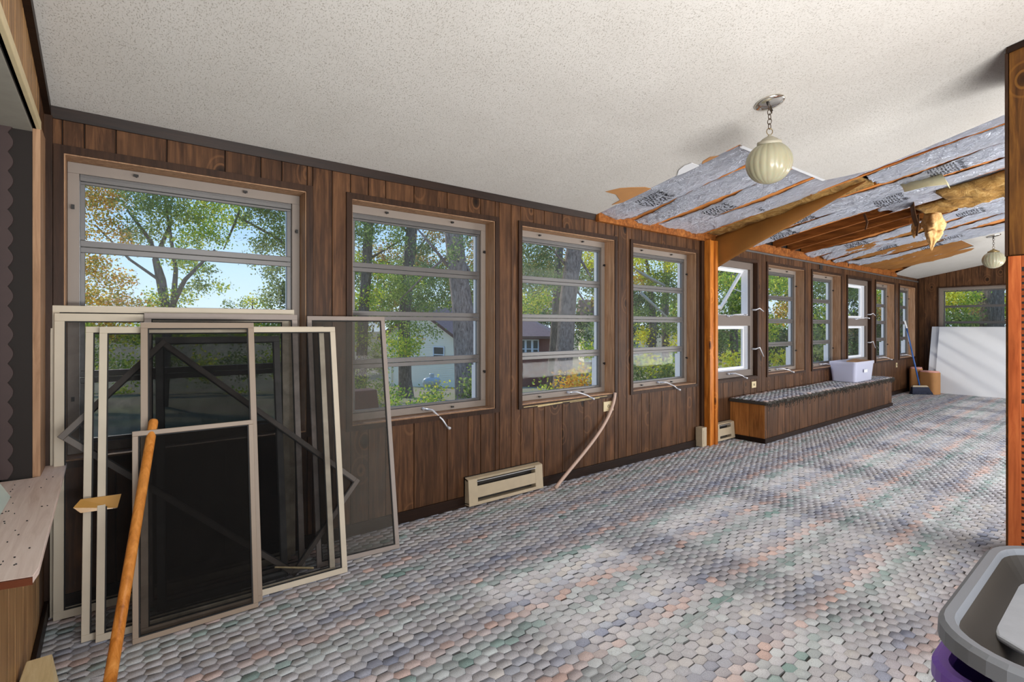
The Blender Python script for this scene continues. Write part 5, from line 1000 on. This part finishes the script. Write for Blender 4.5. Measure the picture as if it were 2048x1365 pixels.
PAL = {'o': [(196, 150, 62), (176, 128, 52), (150, 140, 60), (214, 168, 84), (132, 132, 58)], 'g': [(118, 132, 68), (98, 116, 62), (138, 148, 78), (108, 122, 74), (148, 154, 96)],
       'y': [(150, 164, 66), (176, 176, 62), (124, 148, 58), (198, 186, 76), (104, 134, 54)], 'd': [(70, 92, 48), (58, 80, 46), (92, 104, 58), (80, 84, 50)],
       'p': [(120, 134, 84), (98, 116, 72), (142, 146, 96), (110, 118, 80)], 'w': [(214, 190, 52), (196, 176, 48), (220, 204, 92), (160, 164, 56)],
       'o2': [(156, 132, 76), (140, 110, 76), (130, 132, 76), (170, 148, 90)], 'o3': [(206, 150, 58), (214, 176, 70), (186, 128, 50), (178, 168, 66)]}
def ground_z(x, y):
    if y <= YW: return -.25
    g = max(-3.2, min(-.25, .30-.09*(.619*x+.785*y))); f_ = min(1, max(0, (x/y-1.15)/.5))
    return g*(1-f_)+max(g, -.35-.004*x)*f_
def foliage(blobs, cov, leaf, parent):
    Vs = []; Cs = []
    for bx_, by_, bz_, r, pal in blobs:
        n = int(cov*math.pi*r*r/(.42*leaf*leaf)); n = min(n, 9000)
        # clustered points: twigs inside the blob
        nc = max(4, n//14); cen = RNG.normal(0, 1, (nc, 3)); cen /= np.linalg.norm(cen, axis=1)[:, None]+1e-9; cen *= (RNG.uniform(0, 1, (nc, 1))**.45)*r*np.array([1.15, 1.15, .85])
        p = cen[RNG.integers(0, nc, n)]+RNG.normal(0, leaf*1.5, (n, 3)); p += np.array([bx_, by_, bz_])
        a = RNG.normal(0, 1, (n, 3)); a /= np.linalg.norm(a, axis=1)[:, None]; q_ = RNG.normal(0, 1, (n, 3)); b_ = np.cross(a, q_); b_ /= np.linalg.norm(b_, axis=1)[:, None]+1e-9
        s = (leaf*RNG.uniform(.55, 1.15, (n, 1)))/2
        Vs.append(np.stack([p-a*s*1.25, p+b_*s*.8-a*s*.1, p+a*s*1.25, p-b_*s*.8-a*s*.1], 1))
        P_ = np.array([srgb(*c) for c in PAL[pal]]); c = np.minimum(.95, P_[RNG.integers(0, len(P_), n)]*RNG.uniform(.75, 1.25, (n, 1))*1.75); Cs.append(c)
    V = np.concatenate(Vs).reshape(-1, 3); C_ = np.concatenate(Cs); N = len(C_)
    me = bpy.data.meshes.new('foliage'); me.vertices.add(N*4); me.vertices.foreach_set('co', V.ravel()); me.loops.add(N*4); me.loops.foreach_set('vertex_index', np.arange(N*4, dtype=np.int32))
    me.polygons.add(N); me.polygons.foreach_set('loop_start', (np.arange(N)*4).astype(np.int32)); me.update(calc_edges=True)
    ca = me.color_attributes.new('Col', 'FLOAT_COLOR', 'CORNER'); full = np.ones((N*4, 4)); full[:, :3] = np.repeat(C_, 4, axis=0); ca.data.foreach_set('color', full.ravel())
    me.materials.append(LEAF); o = bpy.data.objects.new('foliage', me); COL.objects.link(o); o.parent = parent; o['kind'] = 'stuff'; return N
NL = 0
for name, label, mat, segs, blobs, cov, leaf, group, cat in TREES:
    t = empty(name, (0, 0, 0), label, cat, group)
    base = segs[0][0]; t.location = (base[0], base[1], ground_z(base[0], base[1])); inv = Matrix.Translation(-t.location)
    for i, s in enumerate(segs):
        m = MB(); pts = [q_[:3] for q_ in s]; rs = [q_[3] for q_ in s]
        if i == 0:
            gz = ground_z(s[0][0], s[0][1])-.15
            if pts[0][2] > gz: pts = [(pts[0][0], pts[0][1], gz)]+pts; rs = [rs[0]*1.15]+rs
        m.tube(pts, rs, 14); o = m.build('trunk' if i == 0 or cat == 'tree' and rs[0] > .09 else 'branch', globals()[mat], t, smooth=True); o.matrix_parent_inverse = inv
    if blobs:
        n0 = len(bpy.data.objects); NL += foliage(blobs, cov, leaf, t)
        for ch in t.children:
            if ch.name.startswith('foliage'): ch.matrix_parent_inverse = inv
print('LEAVES', NL)
# ground
m = MB(); GX = [-300, -60, -30, -15, -6, 0, 3, 6, 9, 12, 16, 20, 25, 30, 38, 45, 57, 70, 110, 400]; GY = [YW+.13, 4, 5, 6, 7.5, 9, 11, 13, 15, 18, 21, 25, 30, 35, 42, 50, 75, 110, 400]
for j, y in enumerate(GY):
    for i, x in enumerate(GX): m.v.append((x, y, ground_z(x, y+.01)))
nx = len(GX)
for j in range(len(GY)-1):
    for i in range(nx-1): m.f.append((j*nx+i, j*nx+i+1, (j+1)*nx+i+1, (j+1)*nx+i)); m.mi.append(0)
gnd = struct(m.build('ground', GROUND), 'leaf-strewn ground sloping away outside')
struct(MB().box(XR+.13, 400, -300, YW+.12, -.9, -.5).build('ground', GROUND), 'ground beyond the far end wall')
# driveway strips
# neighbouring house
A = Vector((14.87, 32.85, -3.28)); B_ = Vector((16.81, 26.86, -2.89)); A.z = -3.2; B_.z = -3.2; u = (B_-A); L = u.length; u.normalize(); nb_ = Vector((-u.y, u.x, 0)); 
if nb_.y < 0: nb_ = -nb_
hs = empty('neighbour_house', A, 'white-sided neighbouring house with brown roof seen through the second and third windows', 'house')
hs.matrix_world = Matrix(((u.x, nb_.x, 0, A.x), (u.y, nb_.y, 0, A.y), (0, 0, 1, -3.2), (0, 0, 0, 1)))
# gable wall of lapped boards: local x 0..L, front at y=0
eave = 3.2+.62; pk = eave+1.75; m = MB(); z = 0; n = 0; hb = .115
def half(z): return L*.5 if z < eave else L*.5*(1-(z-eave)/(pk-eave))
while z < pk-.1:
    h0, h1 = half(z), half(min(z+hb, pk)); c = L*.5
    m.hexa([(c-h0, -.035, z), (c+h0, -.035, z), (c+h0, 0, z), (c-h0, 0, z), (c-h1, -.008, z+hb), (c+h1, -.008, z+hb), (c+h1, 0, z+hb), (c-h1, 0, z+hb)]); z += hb
m.build('lapped_siding', MATS['siding'], hs)['kind'] = 'stuff'
MB().box(0, L, 0, 8, 0, eave).build('house_wall', MATS['siding'], hs)
for s in (0, 1):
    x0 = -.45 if s == 0 else L*.5; x1 = L*.5 if s == 0 else L+.45; za = eave-.25 if s == 0 else pk+.05; zb_ = pk+.05 if s == 0 else eave-.25
    MB().hexa([(x0, -.35, za), (x1, -.35, zb_), (x1, 9, zb_), (x0, 9, za), (x0, -.35, za+.14), (x1, -.35, zb_+.14), (x1, 9, zb_+.14), (x0, 9, za+.14)]).build('roof_slope', MATS['roof_shingle'], hs)
    MB().hexa([(x0, -.39, za-.05), (x1, -.39, zb_-.05), (x1, -.35, zb_-.05), (x0, -.35, za-.05), (x0, -.39, za+.15), (x1, -.39, zb_+.15), (x1, -.35, zb_+.15), (x0, -.35, za+.15)]).build('fascia', MATS['fascia'], hs)
def hwin(x, z, w_, h, parent, n=1, y=-.04):
    f_ = MB(); 
    for i in range(n): rect_frame(f_, x+i*w_/n, x+(i+1)*w_/n, z, z+h, y-.05, y, .07, .07, .07, .07)
    f_.box(x+.05, x+w_-.05, y-.04, y, z+h*.5-.03, z+h*.5+.03); f_ = f_.build('window', MATS['white_vinyl'], parent)
    MB().box(x+.05, x+w_-.05, y-.02, y+.0, z+.05, z+h-.05).build('pane', MATS['dark_pane'], f_)
hwin(L*.70, 3.2-1.26+.20, .95, 1.05, hs)
MB().tube([(L*.1, -.12, 0), (L*.1, -.12, eave)], .06, 6).build('downspout', MATS['siding'], hs)
# brick wing to the right
W0 = Vector((17.93, 29.16, -2.98)); W1 = Vector((22.52, 24.27, -2.6)); W0.z = W1.z = -3.0; u = (W1-W0); L2 = u.length; u.normalize(); n2 = Vector((-u.y, u.x, 0)); n2 = n2 if n2.y > 0 else -n2
wg = empty('brick_house_wing', W0, 'low red brick wing with leaf-covered hip roof seen through the third window', 'house')
wg.matrix_world = Matrix(((u.x, n2.x, 0, W0.x), (u.y, n2.y, 0, W0.y), (0, 0, 1, -3.0), (0, 0, 0, 1)))
ev = 3.0+.60
MB().box(0, L2, 0, 6, 0, ev).build('brick_wall', MATS['brick'], wg)
m = MB(); m.hexa([(-1, -.5, ev), (L2+.4, -.5, ev), (L2+.4, 6.5, ev), (-1, 6.5, ev), (-1, 2.9, ev+1.6), (L2-2.6, 2.9, ev+1.6), (L2-2.6, 3.1, ev+1.6), (-1, 3.1, ev+1.6)]); m.build('hip_roof', MATS['roof_shingle'], wg)
MB().box(-1, L2+.4, -.54, -.46, ev-.14, ev+.02).build('fascia', MATS['fascia'], wg)
hwin(L2*.67, 3.0-.85, 1.3, 1.25, wg, 3, -.02); hwin(L2*.15, 3.0-.85, .8, 1.2, wg, 1, -.02)
# far white house
Q = Vector((43.82, 41.86, 2.03)); m = empty('distant_house', (Q.x, Q.y, -1.5), 'small pale house far off at the right of the third window', 'house'); hh = m; hh.rotation_euler = (0, 0, ANG-math.radians(90))
MB().box(0, 6.5, 0, 5, -1.5, 4.2).build('house_wall', MATS['siding'], hh); MB().hexa([(-.3, -.3, 4.1), (6.8, -.3, 4.1), (6.8, 5.3, 4.1), (-.3, 5.3, 4.1), (-.3, 2.4, 6.0), (6.8, 2.4, 6.0), (6.8, 2.6, 6.0), (-.3, 2.6, 6.0)]).build('roof', MATS['roof_shingle'], hh)
f_ = MB().box(2.2, 4.2, -.05, 0, 1.6, 3.1).build('window', MATS['dark_pane'], hh)
# tank
Q = Vector((13.37, 23.85, -1.63)); t = empty('gas_tank', (Q.x, Q.y, Q.z-.35), 'white horizontal gas tank in front of the white house', 'tank'); t.rotation_euler = (0, 0, .3); t.scale = (.72, .72, .72)
prof = [(.001, -.8), (.2, -.76), (.32, -.62), (.36, -.45), (.36, .45), (.32, .62), (.2, .76), (.001, .8)]
o = MB().lathe(prof, 18).build('tank_body', MATS['tank_white'], t, smooth=True); o.rotation_euler = (0, math.pi/2, 0); o.location = (0, 0, .4)
MB().lathe([(.18, .7), (.18, .98), (.14, 1.02), (.001, 1.02)], 14).build('dome', MATS['tank_white'], t)
for x_ in (-.5, .5): MB().box(x_-.06, x_+.06, -.25, .25, -2.2, .15).build('foot', MATS['tank_white'], t)
# rust-brown tapered box outside the second window
Q = Vector((2.11, 5.21, 0.32)); t = MB().hexa([(Q.x-.16, Q.y-.12, -.3), (Q.x+.20, Q.y-.12, -.3), (Q.x+.20, Q.y+.22, -.3), (Q.x-.16, Q.y+.22, -.3), (Q.x-.12, Q.y-.06, .585), (Q.x+.12, Q.y-.06, .585), (Q.x+.12, Q.y+.14, .585), (Q.x-.12, Q.y+.14, .585)]).build('tapered_box', RUST, None, .01)
tag(t, 'dark rust-brown tapered box standing just outside the second window', 'box')
